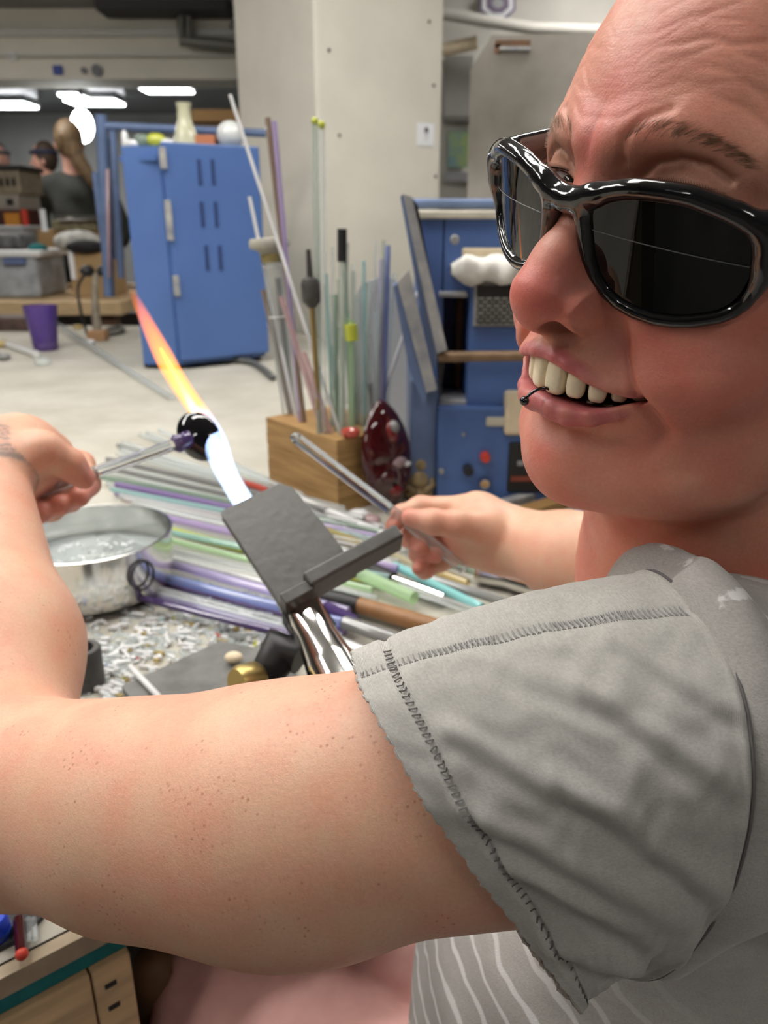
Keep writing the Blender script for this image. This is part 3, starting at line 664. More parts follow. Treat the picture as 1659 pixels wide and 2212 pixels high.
disp = np.zeros(UU.size)
# folds: (u, v) paths from the hem towards the armpit, each a soft ridge with a hollow beside it
for path, am, wd_ in [([(.90,.26),(.62,.345),(.34,.40),(.10,.43)], .0034, .036), ([(.86,.33),(.60,.395),(.30,.44),(.06,.46)], .0042, .034),
                      ([(.60,.24),(.40,.315),(.18,.365),(.02,.39)], .0028, .034), ([(.44,.15),(.26,.22),(.08,.27)], .0018, .030),
                      ([(.84,.17),(.62,.25),(.40,.29)], .0016, .030), ([(.30,.10),(.16,.16),(.03,.20)], .0014, .026),
                      ([(.92,.42),(.62,.455),(.30,.475)], .0040, .028), ([(.70,.08),(.52,.14),(.34,.17)], .0008, .03),
                      ([(.5,.02),(.48,.06),(.45,.10)], .0010, .02), ([(.7,.0),(.69,.04),(.66,.07)], .0010, .02)]:
    pp = catmull(path, 14); P3 = [(a, b_ * 1.6, 0) for a, b_ in pp]
    dd = line_dist(UV3, P3); Pl = [(a, (b_ + wd_ * .85) * 1.6, 0) for a, b_ in pp]; dl = line_dist(UV3, Pl)
    disp += .78 * am * (np.exp(-(dd / (wd_ * .95)) ** 2) - .75 * np.exp(-(dl / (wd_ * .75)) ** 2))
def wob(u, v, s): return np.sin(u * 9.1 * s + 3 * np.sin(v * 14 * s)) * np.sin(v * 37 * s + 2.0 * np.sin(u * 11 * s) + s)
disp += .0006 * wob(UU.ravel(), VV.ravel(), 1) + .0003 * wob(UU.ravel(), VV.ravel(), 2.3)
disp = disp.reshape(UU.shape)
HEM = .895
disp += -.0011 * np.exp(-((UU - HEM) / .010) ** 2) + .0007 * np.clip((UU - HEM) / .02, 0, 1)
disp += .0004 * np.sin(VV * 2 * math.pi * 9 + 1) * np.clip((UU - HEM) / .1, 0, 1)
disp *= np.clip(UU / .05, 0, 1)
ridge = np.exp(-((UU - .028) / .012) ** 2) * .0009
topv = np.minimum(np.abs(VV - .075), 1) ; disp += -.0007 * np.exp(-((topv) / .006) ** 2) * (UU > .03)
S2 = S + Nn * (disp + ridge)[..., None]
S2[-1] += (S[-1] - S[-2]) / np.linalg.norm(S[-1] - S[-2], axis=1)[:, None] * (.0009 * np.sin(np.arange(NVs) * 2.1) * np.sin(np.arange(NVs) * .83))[:, None]
idx = np.arange(NUs * NVs).reshape(NUs, NVs); nx = np.roll(idx, -1, 1)
Q_ = np.stack([idx[:-1], idx[1:], nx[1:], nx[:-1]], -1).reshape(-1, 4)
SLEEVE = from_np('shirt_sleeve', S2.reshape(-1, 3), Q_, MAT['shirt'], PERSON)
uvl = SLEEVE.data.uv_layers.new(name='UVMap'); li = np.zeros(len(SLEEVE.data.loops), np.int32); SLEEVE.data.loops.foreach_get('vertex_index', li)
uvc = np.c_[UU.ravel()[li], VV.ravel()[li]]; uvc[(uvc[:, 1] == 0), 1] = 0; uvl.data.foreach_set('uv', uvc.astype(np.float32).ravel())
sm = SLEEVE.modifiers.new('thickness', 'SOLIDIFY'); sm.thickness = .0016; sm.offset = -1
MAT['thread'] = mat('grey_thread', (.13, .12, .12), .9); MAT['thread_pale'] = mat('pale_thread', (.27, .265, .26), .9)
def S_at(u, v, off=.0):
    i = int(round(u * (NUs - 1))); j = int(round(v * NVs)) % NVs; return S2[i, j] + Nn[i, j] * off
# stitching
b = MB()
for k in range(0, 60):
    v = .045 + k * .0080
    if v > .52: break
    b.tube([S_at(HEM - .012, v, .0002), S_at(HEM, v + .0008, .0007), S_at(HEM + .010, v + .0015, .0001)], .00030, 4)
st = b.build('stitching', MAT['thread'], SLEEVE); st['kind'] = 'stuff'
b = MB()
for k in range(0, 62):
    u = .985 - k * .0152
    b.tube([S_at(u, .0705, .0003), S_at(u - .004, .075, .0007), S_at(u - .0075, .0800, .0002)], .00022, 4)
    b.tube([S_at(u, .0800, .0003), S_at(u - .002, .075, .0006), S_at(u - .0045, .0705, .0002)], .00022, 4)
st = b.build('stitching', MAT['thread_pale'], SLEEVE); st['kind'] = 'stuff'
b = MB(); b.tube([S_at(.005, j / NVs, .0004) for j in list(range(0, NVs, 2)) + [0]], .0006, 6); b.build('armhole_seam', MAT['thread'], SLEEVE, smooth=True)
# trunk of the shirt
arm_c = A_.mean(0)
RING_A = [A_[j] + BL * -.0125 for j in range(0, NVs, 10)]; RING_A.append(RING_A[0])
def shirt_fn(P):
    d = smin(d_cap(P, TB(.075, -.025, 1.022), TB(-.15, -.01, 1.03), .048, .055), d_cap(P, TB(.02, .0, .98), TB(.015, .045, .74), .100, .138), .07)
    d = smin(d, d_cap(P, TB(.03, .03, .75), TB(.02, .05, .60), .140, .15), .05)
    d = smin(d, d_cap(P, TB(0, -.02, 1.03), head_w([[0, -190, -160]])[0], .065, .052), .05)
    d = smin(d, d_poly(P, RING_A, [.0095] * len(RING_A)), .022)
    d = smin(d, d_cap(P, TB(.06, -.045, 1.0), arm_c + BL * -.035 - BF * .02, .075, .068), .03)
    sd = FA_E - np.array([.30, .46, 1.08]); se = np.array([.30, .46, 1.08]) + sd * .55; sd = sd / np.linalg.norm(sd)      # far sleeve
    d = smin(d, smax(d_poly(P, [TB(-.12, -.01, 1.03), np.array([.30, .46, 1.08]), se + sd * .08], [.062, .066, .068]), (P - se) @ sd, .004), .02)
    l = (P - TB(0, 0, 0)) @ BL; f = (P - TB(0, 0, 0)) @ BF; z = P[:, 2]
    d = d + .0018 * np.sin(f * 55 + z * 38 + 2 * np.sin(z * 21)) * np.clip((1.02 - z) / .1, 0, 1) + .001 * np.sin(z * 95 - f * 60)
    hd = np.linalg.norm((P - head_w([[0, -158, -138]])[0]) * [1, 1, .8], axis=1)          # neck opening
    hf = np.linalg.norm((P - head_w([[0, -135, -95]])[0]), axis=1)
    hg = np.linalg.norm(P - W(1375, 1135, .300), axis=1)
    return smax(smax(smax(d, .071 - hd, .006), .060 - hf, .006), .024 - hg, .008)
V_, Q_ = sdf_mesh(shirt_fn, TB(0, 0, .56) - [.36, .36, .02], TB(0, 0, 1.16) + [.36, .36, .05], .0045, newton=1)
m, N, L, pb, tc = make_cloth('grey_jersey_printed', (.40, .38, .355), None)
src = pb.inputs['Base Color'].links[0].from_socket
pw = N.new('ShaderNodeTexWave'); pw.wave_type = 'RINGS'; pw.rings_direction = 'SPHERICAL'; pw.inputs['Scale'].default_value = 17; pw.inputs['Distortion'].default_value = 3.5; pw.inputs['Detail'].default_value = 2; pw.inputs['Detail Scale'].default_value = 1.4
mp = N.new('ShaderNodeMapping'); mp.inputs['Location'].default_value = tuple(-TB(.13, .19, .66)); L.new(tc.outputs['Object'], mp.inputs[0]); L.new(mp.outputs[0], pw.inputs['Vector'])
th = N.new('ShaderNodeMapRange'); th.inputs[1].default_value = .88; th.inputs[2].default_value = .95; L.new(pw.outputs['Fac'], th.inputs[0])
sp3 = N.new('ShaderNodeSeparateXYZ'); L.new(tc.outputs['Object'], sp3.inputs[0])
mk = N.new('ShaderNodeMapRange'); mk.inputs[1].default_value = .90; mk.inputs[2].default_value = .84; L.new(sp3.outputs[2], mk.inputs[0])
mk2 = N.new('ShaderNodeMapRange'); mk2.inputs[1].default_value = .17; mk2.inputs[2].default_value = .11; L.new(sp3.outputs[0], mk2.inputs[0])
mu = N.new('ShaderNodeMath'); mu.operation = 'MULTIPLY'; L.new(th.outputs[0], mu.inputs[0]); L.new(mk.outputs[0], mu.inputs[1])
mu2 = N.new('ShaderNodeMath'); mu2.operation = 'MULTIPLY'; L.new(mu.outputs[0], mu2.inputs[0]); L.new(mk2.outputs[0], mu2.inputs[1])
pn = N.new('ShaderNodeTexNoise'); pn.inputs['Scale'].default_value = 55; pn.inputs['Detail'].default_value = 6; L.new(tc.outputs['Object'], pn.inputs['Vector'])
pt = N.new('ShaderNodeMapRange'); pt.inputs[1].default_value = .60; pt.inputs[2].default_value = .63; L.new(pn.outputs['Fac'], pt.inputs[0])
mk3 = N.new('ShaderNodeMapRange'); mk3.inputs[1].default_value = 1.095; mk3.inputs[2].default_value = 1.12; L.new(sp3.outputs[2], mk3.inputs[0])
mu3 = N.new('ShaderNodeMath'); mu3.operation = 'MULTIPLY'; L.new(pt.outputs[0], mu3.inputs[0]); L.new(mk3.outputs[0], mu3.inputs[1])
mxx = N.new('ShaderNodeMath'); mxx.operation = 'MAXIMUM'; L.new(mu2.outputs[0], mxx.inputs[0]); L.new(mu3.outputs[0], mxx.inputs[1])
mc = N.new('ShaderNodeMix'); mc.data_type = 'RGBA'; L.new(mxx.outputs[0], mc.inputs[0]); L.new(src, mc.inputs[6]); mc.inputs[7].default_value = (.68, .67, .66, 1); L.new(mc.outputs[2], pb.inputs['Base Color'])
MAT['shirt_print'] = m
from_np('shirt', V_, Q_, MAT['shirt_print'], PERSON)
# ---- pink trousers
def pants_fn(P):
    kn = WZ(520, 2200, .585); k2 = WZ(930, 2120, .60); hp = TB(.085, .05, .56); h2 = TB(-.085, .05, .56)
    d = d_cap(P, hp, kn, .098, .078); d = smin(d, d_cap(P, kn, kn + np.array([.02, -.02, -.47]), .074, .052), .02)
    d2 = d_cap(P, h2, k2, .095, .076); d2 = smin(d2, d_cap(P, k2, k2 + np.array([.0, .0, -.47]), .07, .05), .02)
    d = np.minimum(d, d2); d = smin(d, d_cap(P, hp, h2, .12, .12), .03)
    q = P @ BF; r = P @ BL
    return d + .0022 * np.sin(q * 60 + 2.2 * np.sin(r * 24) + P[:, 2] * 40) + .0012 * np.sin(q * 130 + r * 40)
V_, Q_ = sdf_mesh(pants_fn, np.array([-.22, .10, .04]), np.array([.50, .80, .72]), .006, newton=1)
MAT['pink'] = mat('pink_cotton', (1.0, .55, .50), .85, spec=.15, var=.10, vscale=60, bump=.35, bscale=1800)
from_np('trousers', V_, Q_, MAT['pink'], PERSON)
MAT['shoe'] = mat('black_shoe', (.02, .02, .022), .5)
for kp, off in ((WZ(520, 2200, .585), (.02, -.02)), (WZ(930, 2120, .60), (0, 0))):
    a = np.array([kp[0] + off[0], kp[1] + off[1], .0]); fwd = np.array([-.62, .78, 0])
    def shoe_fn(P, a=a, fwd=fwd): return smax(smin(d_cap(P, a + [0, 0, .05], a + fwd * .15 + [0, 0, .035], .05, .042), d_cap(P, a + [0, 0, .05], a + [0, 0, .17], .05, .056), .02), -P[:, 2] + .002, .004)
    V_, Q_ = sdf_mesh(shoe_fn, a - [.22, .22, .02], a + [.22, .26, .26], .008, newton=0); from_np('shoe', V_, Q_, MAT['shoe'], PERSON)
sc0 = TB(0, .02, 0)
STOOL = empty('work_stool', sc0, 'round black work stool under the seated person', 'stool')
sb_ = mat('stool_black', (.015, .015, .015), .6)
MB().lathe([(0, .37), (.17, .37), (.18, .385), (.18, .41), (.165, .425), (0, .425)], sc0, None, 32).build('seat', sb_, STOOL, smooth=40)
for a in range(4):
    t = a * math.pi / 2 + .5; MB().tube([sc0 + np.array([.11 * math.cos(t), .11 * math.sin(t), .372]), sc0 + np.array([.20 * math.cos(t), .20 * math.sin(t), 0])], .014, 10).build('leg', sb_, STOOL, smooth=50)
MB().tube([sc0 + np.array([.165 * math.cos(t), .165 * math.sin(t), .16]) for t in np.linspace(0, 2 * math.pi, 33)], .009, 8).build('foot_ring', sb_, STOOL, smooth=True)
# ================================================================== GLASS, METAL AND OTHER MATERIALS
def glass(name, tint, body=.30, gloss=.9, edge=.45):
    """thin-walled look for rods and vessels: tinted see-through body, darker rim, mirror-like skin"""
    m, N, L, b = new_mat(name); out = N['Material Output']
    lw = N.new('ShaderNodeLayerWeight'); lw.inputs['Blend'].default_value = .35
    tr = N.new('ShaderNodeBsdfTransparent'); rp = N.new('ShaderNodeValToRGB')
    rp.color_ramp.elements[0].position = .25; rp.color_ramp.elements[0].color = (*[min(1, t * .55 + .45) for t in tint], 1)
    rp.color_ramp.elements[1].position = .95; rp.color_ramp.elements[1].color = (*[t * edge for t in tint], 1)
    L.new(lw.outputs['Facing'], rp.inputs[0]); L.new(rp.outputs[0], tr.inputs[0])
    b.inputs['Base Color'].default_value = (*tint, 1); b.inputs['Roughness'].default_value = .06; b.inputs['Specular IOR Level'].default_value = .7; b.inputs['Coat Weight'].default_value = gloss * .5
    mx = N.new('ShaderNodeMixShader'); mr = N.new('ShaderNodeMapRange'); mr.inputs[3].default_value = body; mr.inputs[4].default_value = min(1, body + .45)
    L.new(lw.outputs['Fresnel'], mr.inputs[0]); L.new(mr.outputs[0], mx.inputs[0]); L.new(tr.outputs[0], mx.inputs[1]); L.new(b.outputs[0], mx.inputs[2])
    L.new(mx.outputs[0], out.inputs['Surface']); return m
GL = {'clear': glass('clear_glass', (.90, .93, .93), .14), 'lavender': glass('lavender_glass', (.66, .60, .86), .42), 'violet': glass('violet_glass', (.66, .54, .84), .42),
      'purple': glass('purple_glass', (.40, .29, .56), .5), 'darkpurple': glass('dark_purple_glass', (.10, .06, .20), .6), 'blue': glass('blue_glass', (.38, .46, .80), .45),
      'teal': glass('teal_glass', (.52, .76, .74), .4), 'cyan': glass('cyan_glass', (.38, .80, .80), .65), 'yellow': glass('yellow_green_glass', (.66, .70, .07), .65),
      'green': glass('green_glass', (.40, .52, .42), .36), 'palegreen': glass('pale_green_glass', (.68, .88, .60), .45), 'sage': glass('sage_glass', (.76, .82, .76), .24),
      'pink': glass('pink_glass', (.80, .58, .60), .4), 'smoke': glass('smoke_glass', (.34, .34, .33), .55), 'brown': glass('brown_glass', (.30, .21, .15), .7),
      'amber': glass('amber_glass', (.70, .56, .22), .35), 'red': glass('red_glass', (.62, .10, .07), .6), 'white': glass('white_glass', (.88, .88, .88), .8),
      'deepred': glass('deep_red_glass', (.20, .012, .012), .85), 'darkred': glass('dark_red_glass', (.055, .004, .006), .9), 'black': mat('black_glass', (.004, .004, .006), .04, spec=.7, coat=.6)}
MAT['steel'] = mat('brushed_steel', (.78, .76, .73), .16, 1.0, rvar=.06, var=.06, vscale=30)
MAT['true_glass'] = mat('borosilicate_glass', (.97, .98, .98), 0.0, trans=1.0, ior=1.47)
MAT['chrome'] = mat('polished_steel', (.62, .60, .58), .10, 1.0)
MAT['graphite'] = mat('graphite', (.062, .059, .055), .40, spec=.6, var=.30, vscale=60, rvar=.10, bump=.15, bscale=150)
MAT['black'] = mat('black_metal', (.015, .015, .016), .45)
MAT['kiln_blue'] = mat('kiln_blue_enamel', (.075, .145, .36), .38, var=.07, vscale=5, rvar=.06)
MAT['kiln_blue2'] = mat('worn_blue_enamel', (.11, .16, .29), .5, var=.25, vscale=12)
MAT['kiln_grey'] = mat('worn_pale_edge', (.42, .41, .38), .6, var=.35, vscale=25, col2=(.20, .21, .24))
MAT['fibre'] = mat('ceramic_fibre', (.80, .78, .72), .95, var=.18, vscale=18, bump=.8, bscale=60)
MAT['cream'] = mat('fire_brick', (.72, .60, .42), .9, var=.15, vscale=30)
MAT['dust'] = mat('dusty_top', (.62, .58, .48), .8, var=.2, vscale=18)
MAT['wood'] = mat('pale_wood', (.46, .28, .11), .6, var=.45, vscale=9, stretch=(1, 1, 12), col2=(.27, .145, .05))
MAT['ply'] = mat('birch_plywood', (.60, .43, .24), .55, var=.25, vscale=6, stretch=(2, 2, 14))
MAT['dark_wood'] = mat('dark_wood', (.13, .065, .03), .6, var=.4, vscale=20)
MAT['teal_felt'] = mat('teal_paint', (.012, .16, .17), .9, var=.2, vscale=80)
MAT['brass'] = mat('aged_brass', (.42, .31, .12), .4, 1.0)
MAT['red'] = mat('red_plastic', (.55, .05, .03), .4)
MAT['paper'] = mat('white_paper', (.82, .83, .86), .8)
MAT['rubber'] = mat('grey_rubber', (.10, .10, .095), .6)
MAT['card'] = mat('cardboard', (.42, .28, .14), .85, var=.12, vscale=10)
MAT['white_pl'] = mat('white_plastic', (.78, .78, .78), .4)
MAT['navy'] = mat('navy_plastic', (.02, .05, .30), .35)

# ================================================================== THE WORKBENCH
def table_mat():
    m, N, L, b = new_mat('worn_bench_top'); tc = N.new('ShaderNodeTexCoord')
    n1 = N.new('ShaderNodeTexNoise'); n1.inputs['Scale'].default_value = 5; n1.inputs['Detail'].default_value = 8; n1.inputs['Roughness'].default_value = .65; L.new(tc.outputs['Object'], n1.inputs['Vector'])
    r = N.new('ShaderNodeValToRGB'); r.color_ramp.elements[0].position = .32; r.color_ramp.elements[1].position = .68
    r.color_ramp.elements[0].color = (.37, .345, .285, 1); r.color_ramp.elements[1].color = (.52, .495, .43, 1); L.new(n1.outputs['Fac'], r.inputs[0])
    mp = N.new('ShaderNodeMapping'); mp.inputs['Rotation'].default_value = (0, 0, .55); mp.inputs['Scale'].default_value = (2, 60, 1); L.new(tc.outputs['Object'], mp.inputs[0])
    n2 = N.new('ShaderNodeTexNoise'); n2.inputs['Scale'].default_value = 2.2; n2.inputs['Detail'].default_value = 4; L.new(mp.outputs[0], n2.inputs['Vector'])
    t = N.new('ShaderNodeMapRange'); t.inputs[1].default_value = .62; t.inputs[2].default_value = .72; t.inputs[4].default_value = .45; L.new(n2.outputs['Fac'], t.inputs[0])
    mx = N.new('ShaderNodeMix'); mx.data_type = 'RGBA'; L.new(t.outputs[0], mx.inputs[0]); L.new(r.outputs[0], mx.inputs[6]); mx.inputs[7].default_value = (.26, .25, .22, 1)
    L.new(mx.outputs[2], b.inputs['Base Color']); b.inputs['Roughness'].default_value = .6; b.inputs['Specular IOR Level'].default_value = .3
    return m
EA = np.array([-.247, .372, 0])                       # a point on the front edge
BENCH = empty('workbench', (EA[0], EA[1], 0), 'long worn pale workbench with a teal edge strip and plywood drawers', 'workbench')
fl_, fr_ = EA - E1 * 1.1, EA + E1 * 2.4
poly = [fl_, fr_, np.array([2.2, 3.05, 0]), np.array([cb[0] + .1, 3.10, 0]), np.array([-.55, 3.62, 0]), np.array([-3.4, 3.62, 0]), np.array([-3.4, 1.0, 0])]
mb = MB(); n_ = len(poly)
mb.add([p + UP * (TZ - .03) for p in poly] + [p + UP * TZ for p in poly], [tuple(range(n_ - 1, -1, -1)), tuple(range(n_, 2 * n_))] + [(i, (i + 1) % n_, n_ + (i + 1) % n_, n_ + i) for i in range(n_)])
mb.build('bench_top', table_mat(), BENCH)
MB().box(EA + E1 * .6 - E2 * .004 + UP * (TZ - .008), (3.4, .012, .016), AXE).build('edge_strip', mat('bare_edge_wood', (.40, .32, .22), .7, var=.3, vscale=30), BENCH)
MB().box(EA + E1 * .6 + E2 * .004 + UP * (TZ - .0245), (3.4, .018, .017), AXE).build('felt_strip', MAT['teal_felt'], BENCH)
# plywood drawer fronts
def on_front(px, py, off=0.0):
    """pixel -> point on the vertical plane of the bench front"""
    v = CAMM @ np.array([(px - CX) / FPX, -(py - CY) / FPX, -1.0]); n = -E2; o = EA + n * off
    return CAMP + v * (((o - CAMP) @ n) / (v @ n))
rc = on_front(283, 2130); e_r = (rc - EA) @ E1                       # right end of the drawer unit
lc = on_front(183, 2075); e_m = (lc - EA) @ E1
body_ = MB().box(EA + E1 * (e_r - .45) + E2 * .235 + UP * .40, (.90, .44, .70), AXE).build('drawer_carcass', MAT['dark_wood'], BENCH)
for i, (a0, a1, z0, z1) in enumerate([(e_m + .0006, e_r, .40, TZ - .034), (e_r - .52, e_m - .0006, .40, TZ - .034), (e_m + .0006, e_r, .08, .396), (e_r - .52, e_m - .0006, .08, .396)]):
    c = EA + E1 * (a0 + a1) / 2 - E2 * .002 + UP * (z0 + z1) / 2
    d_ = MB().box(c, (a1 - a0, .018, z1 - z0), AXE, bev=.002).build('drawer', MAT['ply'], BENCH)
    if i == 0:
        for zq in (.748, .727):
            q = EA + E1 * (e_m + (e_r - e_m) * .42) - E2 * .0105 + UP * zq; MB().box(q, (.008, .003, .0035), AXE).build('finger_slot', MAT['black'], d_)
for a in (e_r + .75, 1.9):
    MB().box(EA + E1 * a + E2 * .12 + UP * .385, (.07, .07, .77), AXE).build('leg', MAT['dark_wood'], BENCH)
for x, y in [(-3.2, 3.4), (-1.6, 3.4), (1.9, 2.9)]: MB().box((x, y, .385), (.08, .08, .77)).build('leg', MAT['dark_wood'], BENCH)

# ================================================================== RODS ON THE BENCH
def rod(a, b_, r, m, label, group=None, name='glass_rod', n=10):
    a, b_ = np.asarray(a, float), np.asarray(b_, float); mid = (a + b_) / 2
    o = MB().tube([a - mid, b_ - mid], r, n).build(name, m, None, smooth=60); o.location = mid
    return tag(o, label, 'glass rod' if 'rod' in name else name.replace('_', ' '), group)
fan = [('darkpurple', .0045), ('lavender', .0050), ('clear', .0050), ('purple', .0050), ('blue', .0060), ('clear', .0045), ('lavender', .0060), ('white', .0042),
       ('clear', .0050), ('clear', .0050), ('palegreen', .0040), ('yellow', .0060), ('teal', .0045), ('clear', .0050), ('violet', .0055), ('white', .0045), ('clear', .0045), ('pink', .0045),
       ('clear', .0055), ('violet', .0055), ('teal', .0040), ('white', .0045), ('purple', .0055), ('clear', .0050), ('green', .0050), ('clear', .0045), ('smoke', .0045), ('clear', .0050), ('smoke', .0050),
       ('clear', .0045), ('clear', .0050), ('smoke', .0045), ('clear', .0040), ('clear', .0045), ('clear', .0040), ('clear', .0045)]
FRONT = [(300, 1290), (330, 1240), (345, 1190), (340, 1140), (300, 1090), (250, 1062), (235, 1035), (240, 1000), (270, 960), (330, 930)]
BACK = [(700, 1395), (760, 1350), (800, 1300), (830, 1255), (850, 1215), (865, 1180), (850, 1160), (800, 1130), (720, 1095), (640, 1065)]
cn = {'darkpurple': 'dark purple', 'palegreen': 'pale green', 'yellow': 'bright yellow-green', 'smoke': 'smoke grey', 'white': 'milky white'}
ORD = ['first', 'second', 'third', 'fourth', 'fifth', 'sixth', 'seventh', 'eighth', 'ninth', 'tenth', 'eleventh', 'twelfth', 'thirteenth', 'fourteenth', 'fifteenth', 'sixteenth', 'seventeenth', 'eighteenth']
seen = {}
fa, ba = catmull(FRONT, len(fan)), catmull(BACK, len(fan))
for i, (c, r) in enumerate(fan):
    j = rng.normal(0, 3, 4); seen[c] = seen.get(c, 0) + 1
    z = TZ + r + (.0 if i % 2 else .0125)
    a = WZ(fa[i][0] + j[0] * 4, fa[i][1] + j[1], z); b_ = WZ(ba[i][0] + j[2] * 4, ba[i][1] + j[3], z)
    nm = cn.get(c, c); many = sum(1 for q in fan if q[0] == c) > 1
    rod(a, b_, r, GL[c], f'{ORD[seen[c] - 1]} {nm} glass rod from the near side of the fan beside the pot' if many else f'{nm} glass rod in the fan of rods beside the pot', 'fan of glass rods on the bench')
more_rods = [((690, 1140), (1010, 1260), .0055, 'amber', 'amber glass rod lying below the far hand'),
             ((770, 1236), (895, 1292), .0085, 'palegreen', 'thick pale green glass rod beside the graphite pad'),
             ((852, 1222), (1040, 1312), .0060, 'cyan', 'cyan glass rod lying below the far hand'),
             ((705, 1312), (770, 1345), .0080, 'darkpurple', 'thick dark purple glass rod behind the torch barrel'),
             ((745, 1345), (905, 1400), .0085, 'smoke', 'thick smoke grey glass tube next to the sleeve'),
             ((700, 1375), (840, 1430), .0065, 'white', 'milky white rod between torch barrel and sleeve'),
             ((735, 1395), (850, 1440), .0050, 'blue', 'short blue glass rod between torch barrel and sleeve'),
             ((900, 1240), (1180, 1330), .0060, 'smoke', 'smoke grey glass rod under the far wrist'),
             ((960, 1215), (1260, 1300), .0060, 'green', 'dark green glass rod under the far wrist'),
             ((750, 1290), (960, 1350), .0045, 'clear', 'clear glass rod beside the wooden handle'),
             ((860, 1265), (1100, 1345), .0050, 'clear', 'clear glass rod between the cyan rod and the sleeve'),
             ((640, 1075), (1010, 1230), .0060, 'white', 'milky white glass rod behind the graphite pad'),
             ((515, 1038), (578, 1060), .0060, 'red', 'short red glass rod behind the flame'),
             ((655, 1098), (900, 1225), .0070, 'clear', 'thick clear glass rod behind the graphite pad')]
for (p, q, r, c, lb) in more_rods: rod(WZ(*p, TZ + r + .010), WZ(*q, TZ + r + .010), r, GL[c], lb)
# tools in the same heap
def tool(pts, rad, mats, names, label, name, cat):
    o = empty(name, pts[0], label, cat)
    for k in range(len(mats)): MB().tube([pts[k], pts[k] * .5 + pts[k + 1] * .5, pts[k + 1]], [rad[k], rad[k] * 1.08, rad[k]], 14).build(names[k], mats[k], o, smooth=50)
    return o
tool([WZ(690, 1288, TZ + .015), WZ(775, 1307, TZ + .015), WZ(1000, 1372, TZ + .015)], [.011, .010], [MAT['black'], mat('handle_wood', (.30, .15, .06), .5, var=.3, vscale=40)], ['ferrule', 'handle'], 'glassworking tool with black ferrule and brown wooden handle', 'shaping_tool', 'tool')
tool([WZ(780, 1222, TZ + .014), WZ(850, 1250, TZ + .014), WZ(960, 1290, TZ + .014)], [.009, .006], [MAT['black'], MAT['steel']], ['grip', 'blade'], 'black gripped steel tool among the rods beside the graphite pad', 'glass_tweezers', 'tool')
tool([WZ(1030, 1238, TZ + .016), WZ(1100, 1252, TZ + .016), WZ(1250, 1295, TZ + .016)], [.012, .013], [MAT['chrome'], MAT['chrome']], ['tip', 'shaft'], 'shiny chrome cylinder tool lying under the far wrist', 'chrome_mandrel', 'tool')

# glass chips
b = MB(); mats_ = [GL['clear'], GL['white'], GL['amber'], GL['blue'], GL['red'], GL['yellow'], GL['teal'], GL['smoke']]
zones = [((150, 1430), (660, 1310), 620, 70), ((230, 1520), (640, 1400), 380, 60), ((380, 1300), (600, 1360), 160, 40), ((120, 1480), (300, 1400), 160, 45)]
for (p, q, cnt, sp) in zones:
    for k in range(cnt):
        t = rng.random(); px = p[0] + (q[0] - p[0]) * t + rng.normal(0, 25); py = p[1] + (q[1] - p[1]) * t + rng.normal(0, sp * .55)
        c = WZ(px, py, TZ); L_ = abs(rng.normal(.008, .007)) + .003; th_ = rng.uniform(.0007, .0022); an = rng.choice([rng.normal(-.35, .25), rng.uniform(0, 3.1)])
        A = np.array([[math.cos(an), -math.sin(an), 0], [math.sin(an), math.cos(an), 0], [0, 0, 1]])
        b.mi = int(rng.choice(8, p=[.58, .33, .04, .01, .008, .012, .01, .01])); b.box(c + UP * (th_ + rng.uniform(0, .003)), (L_, th_ * 2.2, th_ * 1.8), A)
o = b.build('glass_chips', mats_); tag(o, 'scattered glass chips and thread ends on the bench in front of the steel pot', 'glass chips', kind='stuff')

# ================================================================== STEEL POT
pc = WZ(208, 1272, TZ)
POT = empty('steel_pot', pc, 'round stainless steel pot of water with glass bits, beside the raised forearm', 'pot')
R_ = .101; H_p = .080
MB().lathe([(.0, .003), (R_ * .80, .003), (R_ * .93, .010), (R_ * .985, .024), (R_, .05), (R_, H_p - .003), (R_ + .002, H_p - .002), (R_ + .002, H_p), (R_ - .0015, H_p), (R_ - .0018, .05), (R_ * .97, .026), (R_ * .9, .012), (0, .008)], pc, None, 72).build('pot_body', MAT['steel'], POT, smooth=35)
wm = glass('still_water', (.80, .84, .83), .25, .9)
MB().lathe([(0, .040), (R_ - .0022, .040)], pc, None, 64).build('water', wm, POT)
lk = pc + np.array([.085, -.045, .045])
b = MB()
for k in range(120):
    a, rr = rng.uniform(0, 6.28), R_ * .72 * math.sqrt(rng.random()); th_ = rng.uniform(.001, .0022); an = rng.uniform(0, 3)
    A = np.array([[math.cos(an), -math.sin(an), 0], [math.sin(an), math.cos(an), 0], [0, 0, 1]])
    b.mi = int(rng.choice(3, p=[.5, .42, .08])); b.box(pc + np.array([rr * math.cos(a), rr * math.sin(a), .0395]), (rng.uniform(.003, .012), th_, th_), A)
o = b.build('quenched_glass_bits', [GL['clear'], MAT['paper'], MAT['black']]); tag(o, 'pale glass bits floating in the water of the steel pot', 'glass bits', kind='stuff')
def ring_pts(c, ux, uy, r1, r2, n=24): return [c + ux * r1 * math.cos(2 * math.pi * k / n) + uy * r2 * math.sin(2 * math.pi * k / n) for k in range(n + 1)]
hd = np.array([.80, -.60, 0]); hs = np.array([.60, .80, 0])
MB().tube(ring_pts(pc + hd * (R_ + .003) + UP * .048, hs, UP, .016, .018), .0018, 8).build('loop_reflection', MAT['steel_dark'], POT, smooth=True)  # dark ring modelled in place of a curved reflection on the pot wall

